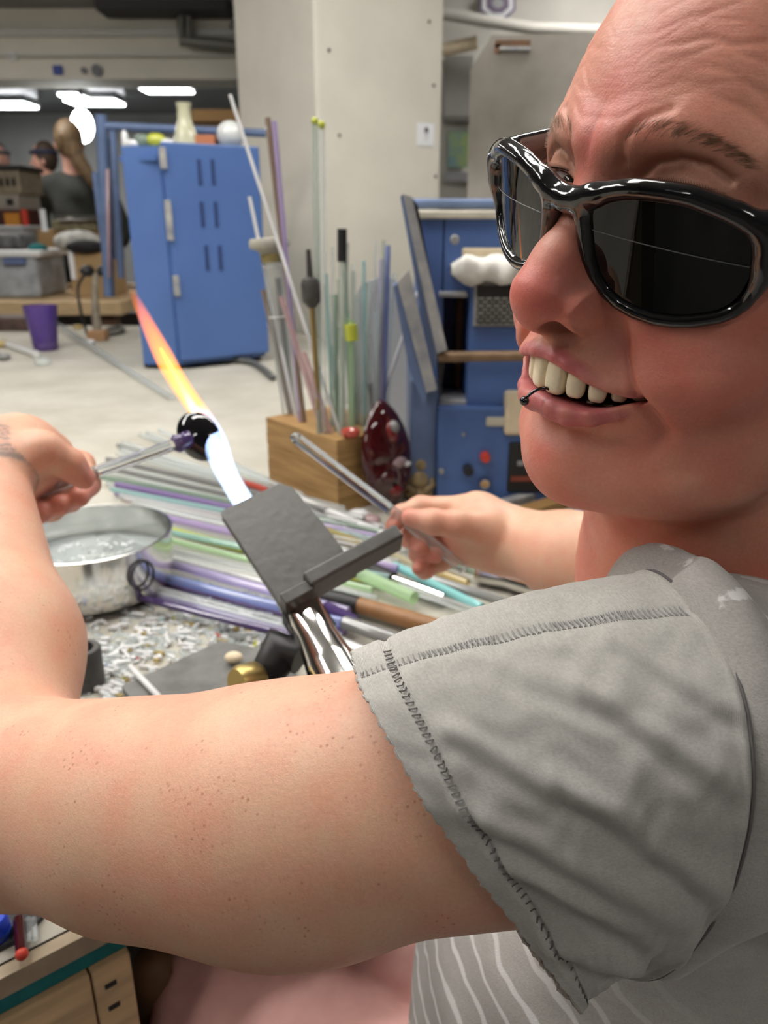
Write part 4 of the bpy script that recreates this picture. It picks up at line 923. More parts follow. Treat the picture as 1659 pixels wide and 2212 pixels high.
# ================================================================== TORCH WITH GRAPHITE PAD, FLAME
tb, tt_ = W(722, 1450, .572), W(640, 1288, .622)
TORCH = empty('bench_torch', tb, 'polished steel glassworking torch with a dark graphite pad mounted on it', 'torch')
ax = frame_z(tt_ - tb); Lt = np.linalg.norm(tt_ - tb)
MB().lathe([(.0, -.06), (.0195, -.06), (.0195, .004), (.0185, .010), (.0160, .030), (.0155, Lt - .008), (.0165, Lt - .006), (.0165, Lt + .03), (.010, Lt + .034), (0, Lt + .030)], tb, ax, 40).build('barrel', MAT['chrome'], TORCH, smooth=35)
BLp, TLp, BRp = W(597, 1290, .600), W(475, 1105, .640), W(745, 1200, .625)
vv = TLp - BLp; Lv = np.linalg.norm(vv); vv /= Lv; uu = BRp - BLp; uu -= vv * (uu @ vv); Lu = np.linalg.norm(uu); uu /= Lu; nn = np.cross(uu, vv)
if nn @ (CAMP - BLp) < 0: nn = -nn
AP = np.c_[uu, vv, nn]
b = MB(); c2 = .010
pl = [(0, -.012), (0, Lv - .002), (.003, Lv), (Lu - .010, Lv), (Lu - .002, Lv - .008), (Lu * 1.0, Lv * .62), (Lu * 1.03, Lv * .3), (Lu * 1.02, -.012)]
b.prism(pl, BLp - nn * .011, AP, .011); pad = b.build('graphite_plate', MAT['graphite'], TORCH)
b = MB(); b.box(BLp + uu * .066 - vv * .006 + nn * .004, (.086, .013, .024), AP, bev=.002); b.build('graphite_ledge', MAT['graphite'], TORCH)
b = MB(); b.box(BLp + uu * .013 - vv * .010 + nn * .001, (.026, .010, .024), AP, bev=.001); b.build('graphite_ledge', MAT['graphite'], TORCH)
MB().box(tb * .35 + tt_ * .65 + nn * -.004, (.03, .03, .02), AP).build('pad_bracket', MAT['black'], TORCH)
# clamp and valve behind the arm
cl0 = W(610, 1420, .60)
MB().tube([W(560, 1480, .60), W(610, 1400, .605), W(650, 1420, .60)], [.012, .018, .014], 12).build('clamp_arm', MAT['black'], TORCH, smooth=50)
MB().lathe([(.0, 0), (.010, 0), (.0125, .004), (.0125, .018), (.010, .022), (0, .022)], W(560, 1462, .585), frame_z(W(530, 1470, .575) - W(560, 1462, .585)), 24).build('valve_knob', MAT['brass'], TORCH, smooth=40)
base_t = np.array([tb[0], tb[1], TZ])
MB().tube([base_t, base_t + UP * .05, tb + (tt_ - tb) * .05], [.022, .014, .013], 14).build('stand', MAT['black'], TORCH, smooth=50)
MB().lathe([(.0, 0), (.045, 0), (.045, .006), (.02, .010), (0, .010)], base_t, None, 28).build('base_plate', MAT['black'], TORCH, smooth=40)

# flame: burning gas, the only thing on the bench that gives off light
def flame_mat(name, stops, strength, soft, dens):
    m, N, L, b = new_mat(name); out = N['Material Output']
    at = N.new('ShaderNodeAttribute'); at.attribute_name = 'along'
    r = N.new('ShaderNodeValToRGB'); r.color_ramp.elements[0].position = stops[0][0]; r.color_ramp.elements[0].color = (*stops[0][1], 1)
    r.color_ramp.elements[1].position = stops[-1][0]; r.color_ramp.elements[1].color = (*stops[-1][1], 1)
    for p, c in stops[1:-1]: e = r.color_ramp.elements.new(p); e.color = (*c, 1)
    L.new(at.outputs['Fac'], r.inputs[0])
    dn = N.new('ShaderNodeValToRGB'); dn.color_ramp.elements[0].position = dens[0][0]; dn.color_ramp.elements[0].color = (dens[0][1],) * 3 + (1,); dn.color_ramp.elements[1].position = dens[-1][0]; dn.color_ramp.elements[1].color = (dens[-1][1],) * 3 + (1,)
    for p, c in dens[1:-1]: e = dn.color_ramp.elements.new(p); e.color = (c, c, c, 1)
    L.new(at.outputs['Fac'], dn.inputs[0])
    lw = N.new('ShaderNodeLayerWeight'); lw.inputs['Blend'].default_value = .5
    iv = N.new('ShaderNodeMath'); iv.operation = 'SUBTRACT'; iv.inputs[0].default_value = 1; L.new(lw.outputs['Facing'], iv.inputs[1])
    pw = N.new('ShaderNodeMath'); pw.operation = 'POWER'; pw.inputs[1].default_value = soft; L.new(iv.outputs[0], pw.inputs[0])
    mu = N.new('ShaderNodeMath'); mu.operation = 'MULTIPLY'; L.new(pw.outputs[0], mu.inputs[0]); L.new(dn.outputs[0], mu.inputs[1])
    em = N.new('ShaderNodeEmission'); em.inputs['Strength'].default_value = strength; L.new(r.outputs[0], em.inputs[0])
    tr = N.new('ShaderNodeBsdfTransparent'); mx = N.new('ShaderNodeMixShader'); L.new(mu.outputs[0], mx.inputs[0]); L.new(tr.outputs[0], mx.inputs[1]); L.new(em.outputs[0], mx.inputs[2]); L.new(mx.outputs[0], out.inputs['Surface'])
    N.remove(b); return m
f0, fm, f1 = W(548, 1120, .668), W(432, 925, .715), W(283, 625, .80)
FLAME = empty('torch_flame', f0, 'blue-white torch flame turning orange past the black glass bead', 'flame')
def flame_part(name, pts, rad, m, lo, hi):
    P = catmull(pts, 40); Rr = np.interp(np.linspace(0, 1, 40), np.linspace(0, 1, len(rad)), rad); mb_ = MB().tube(P, list(Rr), 20)
    o = mb_.build(name, m, FLAME, smooth=True)
    V = np.array([v.co for v in o.data.vertices]); d = f1 - f0
    t = np.clip((V - f0) @ d / (d @ d), 0, 1); a = o.data.attributes.new('along', 'FLOAT', 'POINT'); a.data.foreach_set('value', t.astype(np.float32)); return o
BW = [(0, (.55, .75, 1)), (.34, (.35, .5, 1)), (.42, (1, .32, .08)), (.6, (1, .30, .06)), (1, (.9, .16, .05))]
flame_part('outer_flame', [f0, f0 * .5 + fm * .5, fm + np.array([.007, 0, .002]), fm * .6 + f1 * .4, f1], [.0095, .0092, .0115, .0085, .0095, .003],
           flame_mat('flame_outer', BW, 3.0, 1.2, [(0, .9), (.34, .85), (.6, .8), (.8, .45), (1, 0)]), 0, 1)
flame_part('inner_flame', [f0, f0 * .5 + fm * .5, fm + np.array([.004, 0, 0]), fm * .45 + f1 * .55], [.0072, .0068, .0066, .0042, .0012],
           flame_mat('flame_inner', [(0, (.8, .92, 1)), (.33, (.9, .95, 1)), (.42, (1, .78, .40)), (.52, (1, .60, .14)), (.68, (1, .36, .06)), (1, (1, .3, .05))], 6.0, 1.6, [(0, 1), (.34, 1), (.55, .95), (.68, .6), (.8, 0)]), 0, 1)

# black glass bead on its rod, held by the near hand
r0, r1 = W(150, 1040, .632), W(372, 962, .690)
GROD = empty('blown_glass_piece', r0, 'black glass disc on a clear rod with a purple joint, held in the flame', 'glass piece')
MB().tube([r0 + (r1 - r0) * .24, r1], .0052, 16).build('clear_rod', MAT['true_glass'], GROD, smooth=60)
MB().tube([r0 + (r0 - r1) * .3, r0 + (r1 - r0) * .24], .0051, 16).build('rod_tail', GL['clear'], GROD, smooth=60)
MB().tube([r1, r1 + (r1 - r0) * .05, r1 + (r1 - r0) * .11, r1 + (r1 - r0) * .18, r1 + (r1 - r0) * .23], [.0050, .0085, .0075, .0085, .0045], 16).build('joint', GL['darkpurple'], GROD, smooth=60)
bc = W(428, 942, .702); bn = (W(0, 0, 0) - bc); bn /= np.linalg.norm(bn); bn = bn + np.array([-.32, 0, .12]); bn /= np.linalg.norm(bn)
BA = frame_z(bn, (-.55, 0, .8))
prof = [(0, -.010)] + [(.0168 * math.cos(a), .0085 * math.sin(a) - .002) for a in np.linspace(-1.3, 1.45, 16)] + [(0, .0066)]
b = MB().lathe(prof, (0, 0, 0), None, 40); b.V = [tuple(bc + BA @ (np.array(v) * [1.42, 1.12, 1.1])) for v in b.V]; b.build('disc', GL['black'], GROD, smooth=50)
# clear rod in the far hand
a_, b_ = W(638, 945, .715), W(858, 1112, .738); c_ = W(1000, 1228, .752)
CR = empty('clear_glass_tube', a_, 'clear glass rod held up in the far hand', 'glass rod')
MB().tube([a_, b_ * .92 + a_ * .08], .0056, 18).build('tube_wall', MAT['true_glass'], CR, smooth=60)
MB().tube([b_ * .92 + a_ * .08, c_], .0054, 18).build('tube_tail', GL['clear'], CR, smooth=60)
MB().ball(a_ + (a_ - b_) * .004, .0046, 14).build('rounded_tip', MAT['true_glass'], CR, smooth=True)

# ================================================================== SMALL THINGS NEAR THE ELBOW
def slab(pxs, h, m, name, label, cat):
    P = [WZ(x, y, TZ) for x, y in pxs]; n = len(P); b = MB()
    b.add(P + [p + UP * h for p in P], [tuple(range(n - 1, -1, -1)), tuple(range(n, 2 * n))] + [(i, (i + 1) % n, n + (i + 1) % n, n + i) for i in range(n)])
    o = b.build(name, m); return tag(o, label, cat)
slab([(265, 1500), (480, 1400), (640, 1440), (640, 1540), (330, 1590)], .010, mat('slate_marver', (.16, .16, .15), .6, var=.3, vscale=40), 'marver_slab', 'dark grey slab strewn with glass chips beside the near arm', 'slab')
slab([(195, 1590), (262, 1540), (320, 1600), (230, 1650)], .008, MAT['graphite'], 'graphite_block', 'small dark graphite block in the crook of the near arm', 'block')
o = MB().tube([WZ(281, 1440, TZ + .016), WZ(345, 1507, TZ + .014)], .0032, 10).build('white_stringer', GL['white'], None, smooth=60); tag(o, 'short white glass stringer lying on the dark slab', 'glass rod')
c0 = WZ(185, 1480, TZ)
CYL = empty('graphite_cylinder', c0, 'dark grey hollow cylinder standing behind the near forearm', 'cylinder')
MB().lathe([(.020, 0), (.020, .042), (.0185, .044), (.013, .044), (.013, .004), (0, .004)], c0, None, 28).build('shell', MAT['graphite'], CYL, smooth=40)
c0 = WZ(224, 1560, TZ + .001)
DC = empty('cobalt_cabochon', c0, 'dark cobalt blue glass dome in the crook of the near arm', 'glass dome')
MB().lathe([(.0, 0), (.0125, 0), (.0135, .004), (.011, .012), (.006, .017), (0, .018)], c0, None, 28).build('dome', GL['darkpurple'], DC, smooth=50)
o = MB().ball(WZ(505, 1420, TZ + .018), (.010, .008, .006), 10).build('crumb_of_frit', MAT['cream']); tag(o, 'pale tan crumb of frit on the dark slab', 'frit')

# ================================================================== WOODEN BLOCK OF RODS
kz = TZ + .125
B0, B1, B2 = WZ(582, 1047, TZ), WZ(731, 1112, TZ), WZ(872, 1070, TZ)
ex, ey = B0 - B1, B2 - B1; Lx, Ly = np.linalg.norm(ex), np.linalg.norm(ey); ex /= Lx; ey = ey - ex * (ey @ ex); ey /= np.linalg.norm(ey)
BLOCK = empty('wooden_rod_block', B1, 'wooden block drilled with holes, full of upright glass rods', 'rod holder')
AB = np.c_[ex, ey, UP]; cB = B1 + ex * Lx / 2 + ey * Ly / 2
hb = (kz - TZ) / 5
for k in range(5):
    MB().box(cB + UP * (hb * (k + .5)), (Lx + (.0006 if k % 2 else 0), Ly + (.0006 if k % 2 else 0), hb - .0006), AB, bev=.001).build('plank', MAT['wood'], BLOCK)
for i in range(5):
    for j_ in range(5):
        p = B1 + ex * (Lx * (i + .5) / 5) + ey * (Ly * (j_ + .5) / 5) + UP * (kz - .0002)
        MB().lathe([(.0, 0), (.008, 0), (.008, .0006), (0, .0006)], p, None, 10).build('drill_hole', MAT['hole'], BLOCK)
def brod(base, tip, r, c, label, lean=0.0, group=None):
    A = WZ(base[0], base[1], kz - .004); Bt = WY(tip[0], tip[1], A[1] + lean)
    return rod(A, Bt, r, GL[c], label, group)
G1 = 'upright glass rods in the wooden block'
for base, tip, r, c, lb, ln in [
    ((657, 917), (578, 255), .0048, 'brown', 'tall brown glass rod leaning left in the wooden block', .06), ((650, 915), (592, 262), .0042, 'violet', 'tall violet glass rod leaning left in the wooden block', .03),
    ((690, 941), (680, 264), .0046, 'sage', 'tallest clear rod with a yellow tip in the wooden block', .03), ((700, 942), (695, 272), .0048, 'clear', 'tall clear rod next to the yellow-tipped rods', .02),
    ((735, 940), (497, 205), .0028, 'white', 'thin white rod leaning far left over the tall kiln', .10), ((640, 905), (539, 425), .0030, 'white', 'short thin white rod leaning left in front of the tall kiln', .05),
    ((698, 935), (607, 640), .0045, 'pink', 'pink glass rod leaning left in the wooden block', 0), ((716, 940), (655, 760), .0050, 'pink', 'short pale pink rod in the wooden block', 0),
    ((628, 893), (570, 625), .0055, 'brown', 'short taupe rod leaning at the left side of the block', 0), ((632, 896), (600, 600), .0050, 'smoke', 'smoke grey rod beside the capped tube', 0),
    ((808, 912), (925, 565), .0030, 'white', 'thin white rod leaning right in front of the small kiln', .02), ((835, 905), (850, 590), .0042, 'clear', 'clear rod standing at the right end of the block', 0),
    ((828, 912), (838, 530), .0045, 'blue', 'blue-tipped glass rod at the right end of the block', 0), ((822, 915), (824, 560), .0040, 'lavender', 'lavender rod at the right end of the block', 0),
    ((812, 905), (799, 828), .0060, 'darkpurple', 'short dark purple rod in the wooden block', 0), ((760, 940), (757, 690), .0050, 'palegreen', 'pale green rod with a lime sleeve in the wooden block', 0)]:
    brod(base, tip, r, c, lb, ln)
slim = []
for k in range(30):
    bx = 735 + rng.uniform(-20, 85); by = 940 - abs(bx - 745) * .18 - rng.uniform(0, 22); tx = bx + rng.normal(0, 14) + (bx - 760) * .25; ty = rng.uniform(505, 780)
    slim.append((tx, ty, bx, by, ['clear', 'sage', 'sage', 'clear', 'green', 'teal', 'clear', 'sage'][k % 8], rng.uniform(.0020, .0038), rng.uniform(-.02, .05)))
sn = {}
for tx, ty, bx, by, c, r, ln in sorted(slim):
    sn[c] = sn.get(c, 0) + 1
    brod((bx, by), (tx, ty), r, c, f"slim {'pale sage' if c == 'sage' else c} rod, {ORD[sn[c] - 1]} of its colour from the left in the wooden block", ln, G1)
# yellow tips and lime sleeve, blue bits
def dot(p, r, m, name, label, cat): return tag(MB().ball(p, r, 12).build(name, m, None, smooth=True), label, cat)
for (bs, tp, ln) in [((690, 941), (680, 262), .03), ((700, 942), (695, 270), .02)]:
    dot(WY(tp[0], tp[1], WZ(bs[0], bs[1], kz - .004)[1] + ln), (.0055, .0055, .006), GL['yellow'], 'yellow_rod_tip', 'yellow glass blob on the ' + ('taller' if tp[0] == 680 else 'shorter') + ' of the two tall clear rods', 'glass blob')
q = WZ(760, 940, kz); LS = MB().tube([WY(760, 735, q[1]), WY(757, 700, q[1])], .010, 12).build('lime_sleeve', GL['yellow'], None, smooth=50); tag(LS, 'lime green glass sleeve around a rod in the block', 'glass sleeve')
o = MB().box(WZ(848, 915, kz + .008), (.016, .016, .018), AB, bev=.003).build('blue_glass_cube', GL['blue']); tag(o, 'small blue glass cube on the right corner of the wooden block', 'glass cube')
o = MB().ball(WZ(757, 934, kz + .008), (.016, .012, .009), 12).build('red_glass_lump', GL['red']); tag(o, 'red glass lump on top of the wooden block', 'glass lump')
o = MB().ball(WZ(797, 930, kz + .008), (.010, .010, .010), 12).build('mint_glass_lump', GL['palegreen']); tag(o, 'mint glass lump on top of the wooden block', 'glass lump')
# capped tube
A = WZ(626, 893, kz); T = WY(585, 548, A[1] + .01)
CT = empty('capped_glass_tube', A, 'wide glass tube with a flat dusty grey cap in the wooden block', 'glass tube')
MB().tube([A, A * .5 + T * .5, T], [.0135, .0155, .0165], 22, cap=False).build('tube_wall', GL['clear'], CT, smooth=60)
td = (T - A) / np.linalg.norm(T - A); fz = frame_z(td)
MB().lathe([(.0, 0), (.018, 0), (.022, .006), (.033, .010), (.034, .014), (.034, .021), (.031, .025), (0, .026)], T, fz, 32).build('cap', mat('dusty_grey_cap', (.40, .38, .32), .8, var=.2, vscale=60), CT, smooth=40)
MB().lathe([(.0172, -.014), (.0180, -.006), (.0172, 0)], T, fz, 28).build('collar', GL['amber'], CT, smooth=50)
for t in (.62, .92): MB().tube(ring_pts(A + (T - A) * t, fz[:, 0], fz[:, 1], .0162, .0162), .0011, 6).build('bead_ring', GL['white'], CT, smooth=True)
# graphite cone tool
A = WZ(692, 935, kz); T = WY(674, 665, A[1])
CO = empty('graphite_reamer', A, 'black graphite cone tool on a brass stem in the wooden block', 'tool')
MB().tube([A, T], .0042, 10).build('stem', MAT['brass'], CO, smooth=60)
MB().lathe([(0, 0), (.006, 0), (.0145, .010), (.0150, .035), (.0120, .043), (.005, .046), (.0035, .085), (0, .086)], T, frame_z(T - A), 24).build('cone', MAT['graphite'], CO, smooth=40)
A = WZ(738, 938, kz); T = WY(739, 565, A[1])
CO = empty('black_tipped_rod', A, 'slim clear rod with a black sleeve on its tip in the block', 'glass rod')
MB().tube([A, T], .0048, 10).build('rod_body', GL['sage'], CO, smooth=60); MB().tube([T, WY(739, 494, A[1])], .0072, 12).build('black_sleeve', MAT['black'], CO, smooth=50)
# dark red glass face leaning on the block
rc_ = B1 + ey * (Ly * .56) - ex * .026 + UP * .088
RF = empty('red_glass_pendant', rc_ - UP * .085, 'dark red cast glass teardrop leaning against the wooden block', 'glass ornament')
ra = frame_z(-ex + UP * .18, ey)
b = MB(); G = []
for i in range(0, 15):
    t = i / 14; row = []
    for k in range(32):
        a = 2 * math.pi * k / 32; w_ = .050 * (1 - .35 * max(0, math.sin(a)) ** 3); h_ = .088 * (1.06 if math.sin(a) > 0 else .92)
        rr = math.sin(t * math.pi / 2)
        row.append(rc_ + ra @ np.array([w_ * rr * math.cos(a), h_ * rr * math.sin(a), .020 * math.cos(t * math.pi / 2) + .003 * math.sin(9 * a) * rr * (1 - rr) * 4]))
    G.append(row)
b.grid(G + [[rc_ + ra @ np.array([0, 0, -.004])] * 32], closed_v=True); b.build('glass_body', GL['darkred'], RF, smooth=60)
for dx, dy, s_, m_ in [(0.004, .040, (.013, .020, .008), 'deepred'), (.006, .048, (.010, .012, .014), 'smoke'), (.010, -.010, (.017, .010, .008), 'pink'), (.026, -.016, (.010, .005, .006), 'white'), (-.012, -.030, (.018, .012, .008), 'darkred'), (-.002, -.055, (.014, .010, .006), 'deepred')]:
    MB().ball(rc_ + ra @ np.array([dx, dy, .016]), s_, 14, ra).build('relief', GL[m_], RF, smooth=True)
for i, (px, py, s_, m_) in enumerate([(775, 1112, .016, 'white'), (800, 1122, .014, 'pink'), (770, 1132, .012, 'amber'), (812, 1140, .012, 'white')]):
    dot(WZ(px, py, TZ + s_ * .55), (s_ * 1.2, s_, s_ * .6), GL[m_], 'glass_pebble', ['milky glass lump at the foot of the red ornament', 'pink glass lump at the foot of the red ornament', 'amber glass lump below the red ornament', 'small pale glass lump next to the far fingertips'][i], 'glass lump')
# small figurine
fc = WZ(905, 1078, TZ)
FG = empty('seated_figurine', fc, 'small tan seated figurine between the wooden block and the small kiln', 'figurine'); fm_ = mat('carved_tan', (.34, .25, .13), .7, var=.4, vscale=90)
b = MB(); b.ball(fc + UP * .012, (.027, .022, .014), 14); b.build('base', fm_, FG, True)
b = MB(); b.ball(fc + UP * .034, (.019, .015, .022), 14); b.build('torso', fm_, FG, True)
b = MB(); b.ball(fc + UP * .063 + np.array([.002, 0, 0]), (.0125, .012, .014), 14); b.build('head', fm_, FG, True)
for s_ in (-1, 1): MB().tube([fc + np.array([s_ * .018, 0, .044]), fc + np.array([s_ * .024, -.010, .028]), fc + np.array([s_ * .006, -.020, .020])], [.006, .006, .005], 8).build('arm', fm_, FG, True)
# ================================================================== helpers for upright things facing the viewer
def wrect(px0, py0, px1, py1, y):
    a, b_ = WY((px0 + px1) / 2, py1, y), WY((px0 + px1) / 2, py0, y); x0, x1 = WY(px0, (py0 + py1) / 2, y)[0], WY(px1, (py0 + py1) / 2, y)[0]
    return x0, x1, a[2], b_[2]
def wbox(mb, px0, py0, px1, py1, y, dep, bev=0.0, z0=None):
    x0, x1, za, zb = wrect(px0, py0, px1, py1, y)
    if z0 is not None: za = z0
    return mb.box(((x0 + x1) / 2, y + dep / 2, (za + zb) / 2), (x1 - x0, dep, zb - za), None, bev)
def one(name, mb, m, label, cat, group=None, smooth=False): return tag(mb.build(name, m, None, smooth), label, cat, group)
def ray_plane(px, py, o, n):
    v = CAMM @ np.array([(px - CX) / FPX, -(py - CY) / FPX, -1.0]); return CAMP + v * (((o - CAMP) @ n) / (v @ n))

# ================================================================== TALL BLUE KILN
C0, C1, C2 = WZ(312, 797, TZ), WZ(388, 800, TZ), WZ(583, 779, TZ)
kh = WY(345, 306, C1[1])[2]
KT = empty('tall_blue_kiln', C1, 'tall blue metal kiln cabinet with six vent slots in its door', 'kiln')
fx = C2 - C1; Lf = np.linalg.norm(fx); fx /= Lf; fn_ = np.cross(fx, UP); 
if fn_ @ (CAMP - C1) < 0: fn_ = -fn_
C3, C4 = C2 - fn_ * .42 + fx * .03, np.array([C0[0] * 1.13, C0[1] * 1.15, TZ])
def prism_poly(P, z0, z1):
    n = len(P); return MB().add([np.array([p[0], p[1], z0]) for p in P] + [np.array([p[0], p[1], z1]) for p in P], [tuple(range(n - 1, -1, -1)), tuple(range(n, 2 * n))] + [(i, (i + 1) % n, n + (i + 1) % n, n + i) for i in range(n)])
prism_poly([C0, C1 - fn_ * .012, C2 - fn_ * .012 - fx * .01, C3, C4], TZ + .015, kh - .01).build('cabinet', MAT['kiln_blue'], KT)
AF = np.c_[fx, -fn_, UP]
dz0, dz1 = TZ + .03, kh
dw = .012
MB().box(C1 + fx * (Lf * .5) + UP * ((dz0 + dz1) / 2 - TZ), (Lf - .012, .026, dz1 - dz0), AF, bev=.004).build('door', MAT['kiln_blue'], KT)
door_o = bpy.data.objects['door']
def KF(px, py): return ray_plane(px, py, C1 + fn_ * .014, fn_)
for (px, py) in [(431, 371), (460, 371), (437, 463), (467, 463), (447, 557), (476, 557)]:
    p0, p1 = KF(px - 2, py - 27), KF(px + 2, py + 27); c = (p0 + p1) / 2
    MB().box(c, (.011, .004, abs(p1[2] - p0[2])), AF, bev=.001).build('vent_slot', mat('slot_dark', (.02, .04, .13), .6), door_o)
for (px, y0, y1) in [(352, 318, 365), (365, 432, 520), (381, 595, 640)]:
    p0, p1 = KF(px, y0), KF(px, y1); MB().box((p0 + p1) / 2, (.018, .012, abs(p1[2] - p0[2])), AF, bev=.002).build('hinge', MAT['kiln_grey'], KT)
prism_poly([C0 - fn_ * .0 + fx * .015, C1 - fx * .012, C1 - fn_ * .03, C0 - fn_ * .03], kh - .05, kh - .035).build('ridge', MAT['kiln_blue'], KT)
for p in (C0 - fn_ * .03 + fx * .03, C2 - fn_ * .05 - fx * .03, C4 + fx * .04 + fn_ * .03, C3 - fx * .03 + fn_ * .03): MB().lathe([(.02, 0), (.02, .02)], np.array([p[0], p[1], TZ]), None, 12).build('foot', MAT['black'], KT)
# rail frame behind it
yr = C4[1] + .14
RAIL = empty('blue_rail_frame', WY(222, 640, yr), 'blue tubular rail frame standing behind the tall kiln', 'frame')
for pts, r in [([(218, 248), (236, 640)], .020), ([(205, 372), (236, 620)], .012), ([(243, 282), (262, 600)], .012)]:
    MB().tube([WY(*p, yr) for p in pts], r, 10).build('post', MAT['kiln_blue2'], RAIL, smooth=50)
MB().tube([WY(218, 272, yr), WY(575, 288, yr + .05)], .014, 10).build('rail', MAT['kiln_blue2'], RAIL, smooth=50)
x0, x1, za, zb = wrect(228, 300, 252, 560, yr + .02); MB().box(((x0 + x1) / 2, yr + .03, (za + zb) / 2), (x1 - x0, .02, zb - za)).build('panel', mat('greyed_blue', (.22, .25, .34), .6, var=.3, vscale=8), RAIL)
o = MB().tube([WY(232, 365, yr - .05), WY(236, 600, yr - .05)], .006, 8).build('pink_rod', GL['pink'], None, smooth=True); tag(o, 'thin pink rod upright at the blue rail frame', 'glass rod')
# things on top of the tall kiln
tz_ = kh - .01; yt = (C1[1] + C4[1]) / 2
def topc(px): return np.array([WY(px, 300, yt)[0], yt, tz_])
o = empty('glass_vase', topc(402), 'small conical yellow-tinted glass vase on top of the tall kiln', 'vase')
MB().lathe([(.044, 0), (.046, .004), (.034, .05), (.022, .085), (.020, .12), (.024, .135), (.021, .135), (.018, .12), (.020, .085), (.03, .05), (0, .008)], topc(402), None, 24).build('vase_wall', glass('yellowish_glass', (.80, .78, .55), .6), o, smooth=40)
o = empty('glass_bubble', topc(500), 'round clear blown glass bubble on top of the tall kiln', 'glass ball')
MB().ball(topc(498) + UP * .045, .042, 20).build('bubble', glass('cloudy_glass', (.82, .84, .82), .7), o, smooth=True)
MB().tube([topc(498) + UP * .045, topc(520) + UP * .03], [.018, .012], 10).build('neck', GL['clear'], o, smooth=True)
o = empty('leafy_glass_ornament', topc(322), 'white and green leaf-shaped glass ornament on the tall kiln', 'glass ornament')
for k, (dx, dz, m_, s_) in enumerate([(-.05, .02, 'white', (.03, .02, .014)), (-.02, .03, 'green', (.03, .02, .02)), (.02, .03, 'yellow', (.035, .02, .022)), (.055, .022, 'white', (.03, .02, .014)), (-.075, .03, 'white', (.012, .012, .03))]):
    MB().ball(topc(322) + np.array([dx, 0, dz]), s_, 12).build('leaf', GL[m_], o, smooth=True)
one('orange_box', MB().box(topc(446) + UP * .022, (.06, .05, .044), None, .003), mat('orange_card', (.45, .16, .07), .7), 'small orange box on the tall kiln between vase and bubble', 'box')
# hose
hz = [WZ(590, 815, TZ + .012), WZ(545, 783, TZ + .012), WZ(470, 775, TZ + .012), WZ(400, 762, TZ + .02), WZ(368, 748, TZ + .04), WZ(375, 735, TZ + .06), WZ(400, 735, TZ + .06)]
one('grey_hose', MB().tube(catmull(hz, 40), .010, 10), MAT['rubber'], 'grey rubber hose curling at the foot of the tall kiln', 'hose', smooth=True)

# ================================================================== SMALL BLUE KILN
yk = WZ(945, 1090, TZ)[1]
KS = empty('small_blue_kiln', (WY(945, 1090, yk)[0], yk, TZ), 'small worn blue bench kiln with control knobs and slanted arms', 'kiln')
wbox(MB(), 945, 880, 1330, 1092, yk, .26, .004, TZ + .003).build('control_box', MAT['kiln_blue'], KS)
wbox(MB(), 885, 822, 944, 1090, yk + .02, .22, .003, TZ + .003).build('side_panel', MAT['kiln_blue2'], KS)
x0, x1, za, zb = wrect(958, 470, 1330, 905, yk + .06)
topz = zb
b = MB()                                                              # upper chamber with an opening at the left
for r in [(905, 472, 956, 905), (956, 472, 1330, 640), (1008, 640, 1330, 905), (956, 868, 1008, 905)]: wbox(b, *r, yk + .05, .22)
b.build('chamber', MAT['kiln_blue'], KS)
wbox(MB(), 956, 640, 1008, 868, yk + .16, .06).build('opening_back', mat('deep_blue', (.02, .04, .14), .6), KS)
for r in [(950, 632, 1010, 643), (950, 866, 1010, 882)]: wbox(MB(), *r, yk + .02, .10, .002).build('shelf_lip', MAT['kiln_grey'], KS)
wbox(MB(), 984, 645, 998, 866, yk + .12, .02).build('heat_rod', MAT['dark_wood'], KS)
x0, x1, za, zb = wrect(905, 455, 1330, 470, yk + .05)
MB().box(((x0 + x1) / 2, yk + .17, topz + .004), (x1 - x0 + .01, .26, .012), None, .003).build('dusty_lid', MAT['dust'], KS)
dr = wbox(MB(), 1012, 605, 1330, 905, yk + .015, .035, .003).build('front_door', MAT['kiln_blue'], KS)
pl_ = wbox(MB(), 1024, 610, 1145, 706, yk + .008, .008, .002).build('nameplate', MAT['kiln_grey'], dr)
def plate_mat():
    m, N, L, b = new_mat('nameplate_print'); tc = N.new('ShaderNodeTexCoord')
    w = N.new('ShaderNodeTexBrick'); w.inputs['Scale'].default_value = 1; w.inputs['Color1'].default_value = (.40, .41, .36, 1); w.inputs['Color2'].default_value = (.20, .20, .18, 1); w.inputs['Mortar'].default_value = (.012, .012, .012, 1)
    w.inputs['Mortar Size'].default_value = .0016; w.inputs['Brick Width'].default_value = .012; w.inputs['Row Height'].default_value = .0055; w.inputs['Mortar Smooth'].default_value = .2
    mp = N.new('ShaderNodeMapping'); mp.inputs['Rotation'].default_value = (math.radians(90), 0, 0); L.new(tc.outputs['Object'], mp.inputs[0]); L.new(mp.outputs[0], w.inputs['Vector'])
    L.new(w.outputs['Color'], b.inputs['Base Color']); b.inputs['Roughness'].default_value = .4; return m
wbox(MB(), 1030, 616, 1140, 640, yk + .005, .004).build('plate_header', MAT['black'], pl_)
wbox(MB(), 1030, 640, 1140, 701, yk + .005, .004).build('plate_text', plate_mat(), pl_)
b = MB(); rr = np.random.default_rng(4)                                  # pale fibre blanket
x0, x1, za, zb = wrect(975, 552, 1330, 614, yk + .02)
G = []
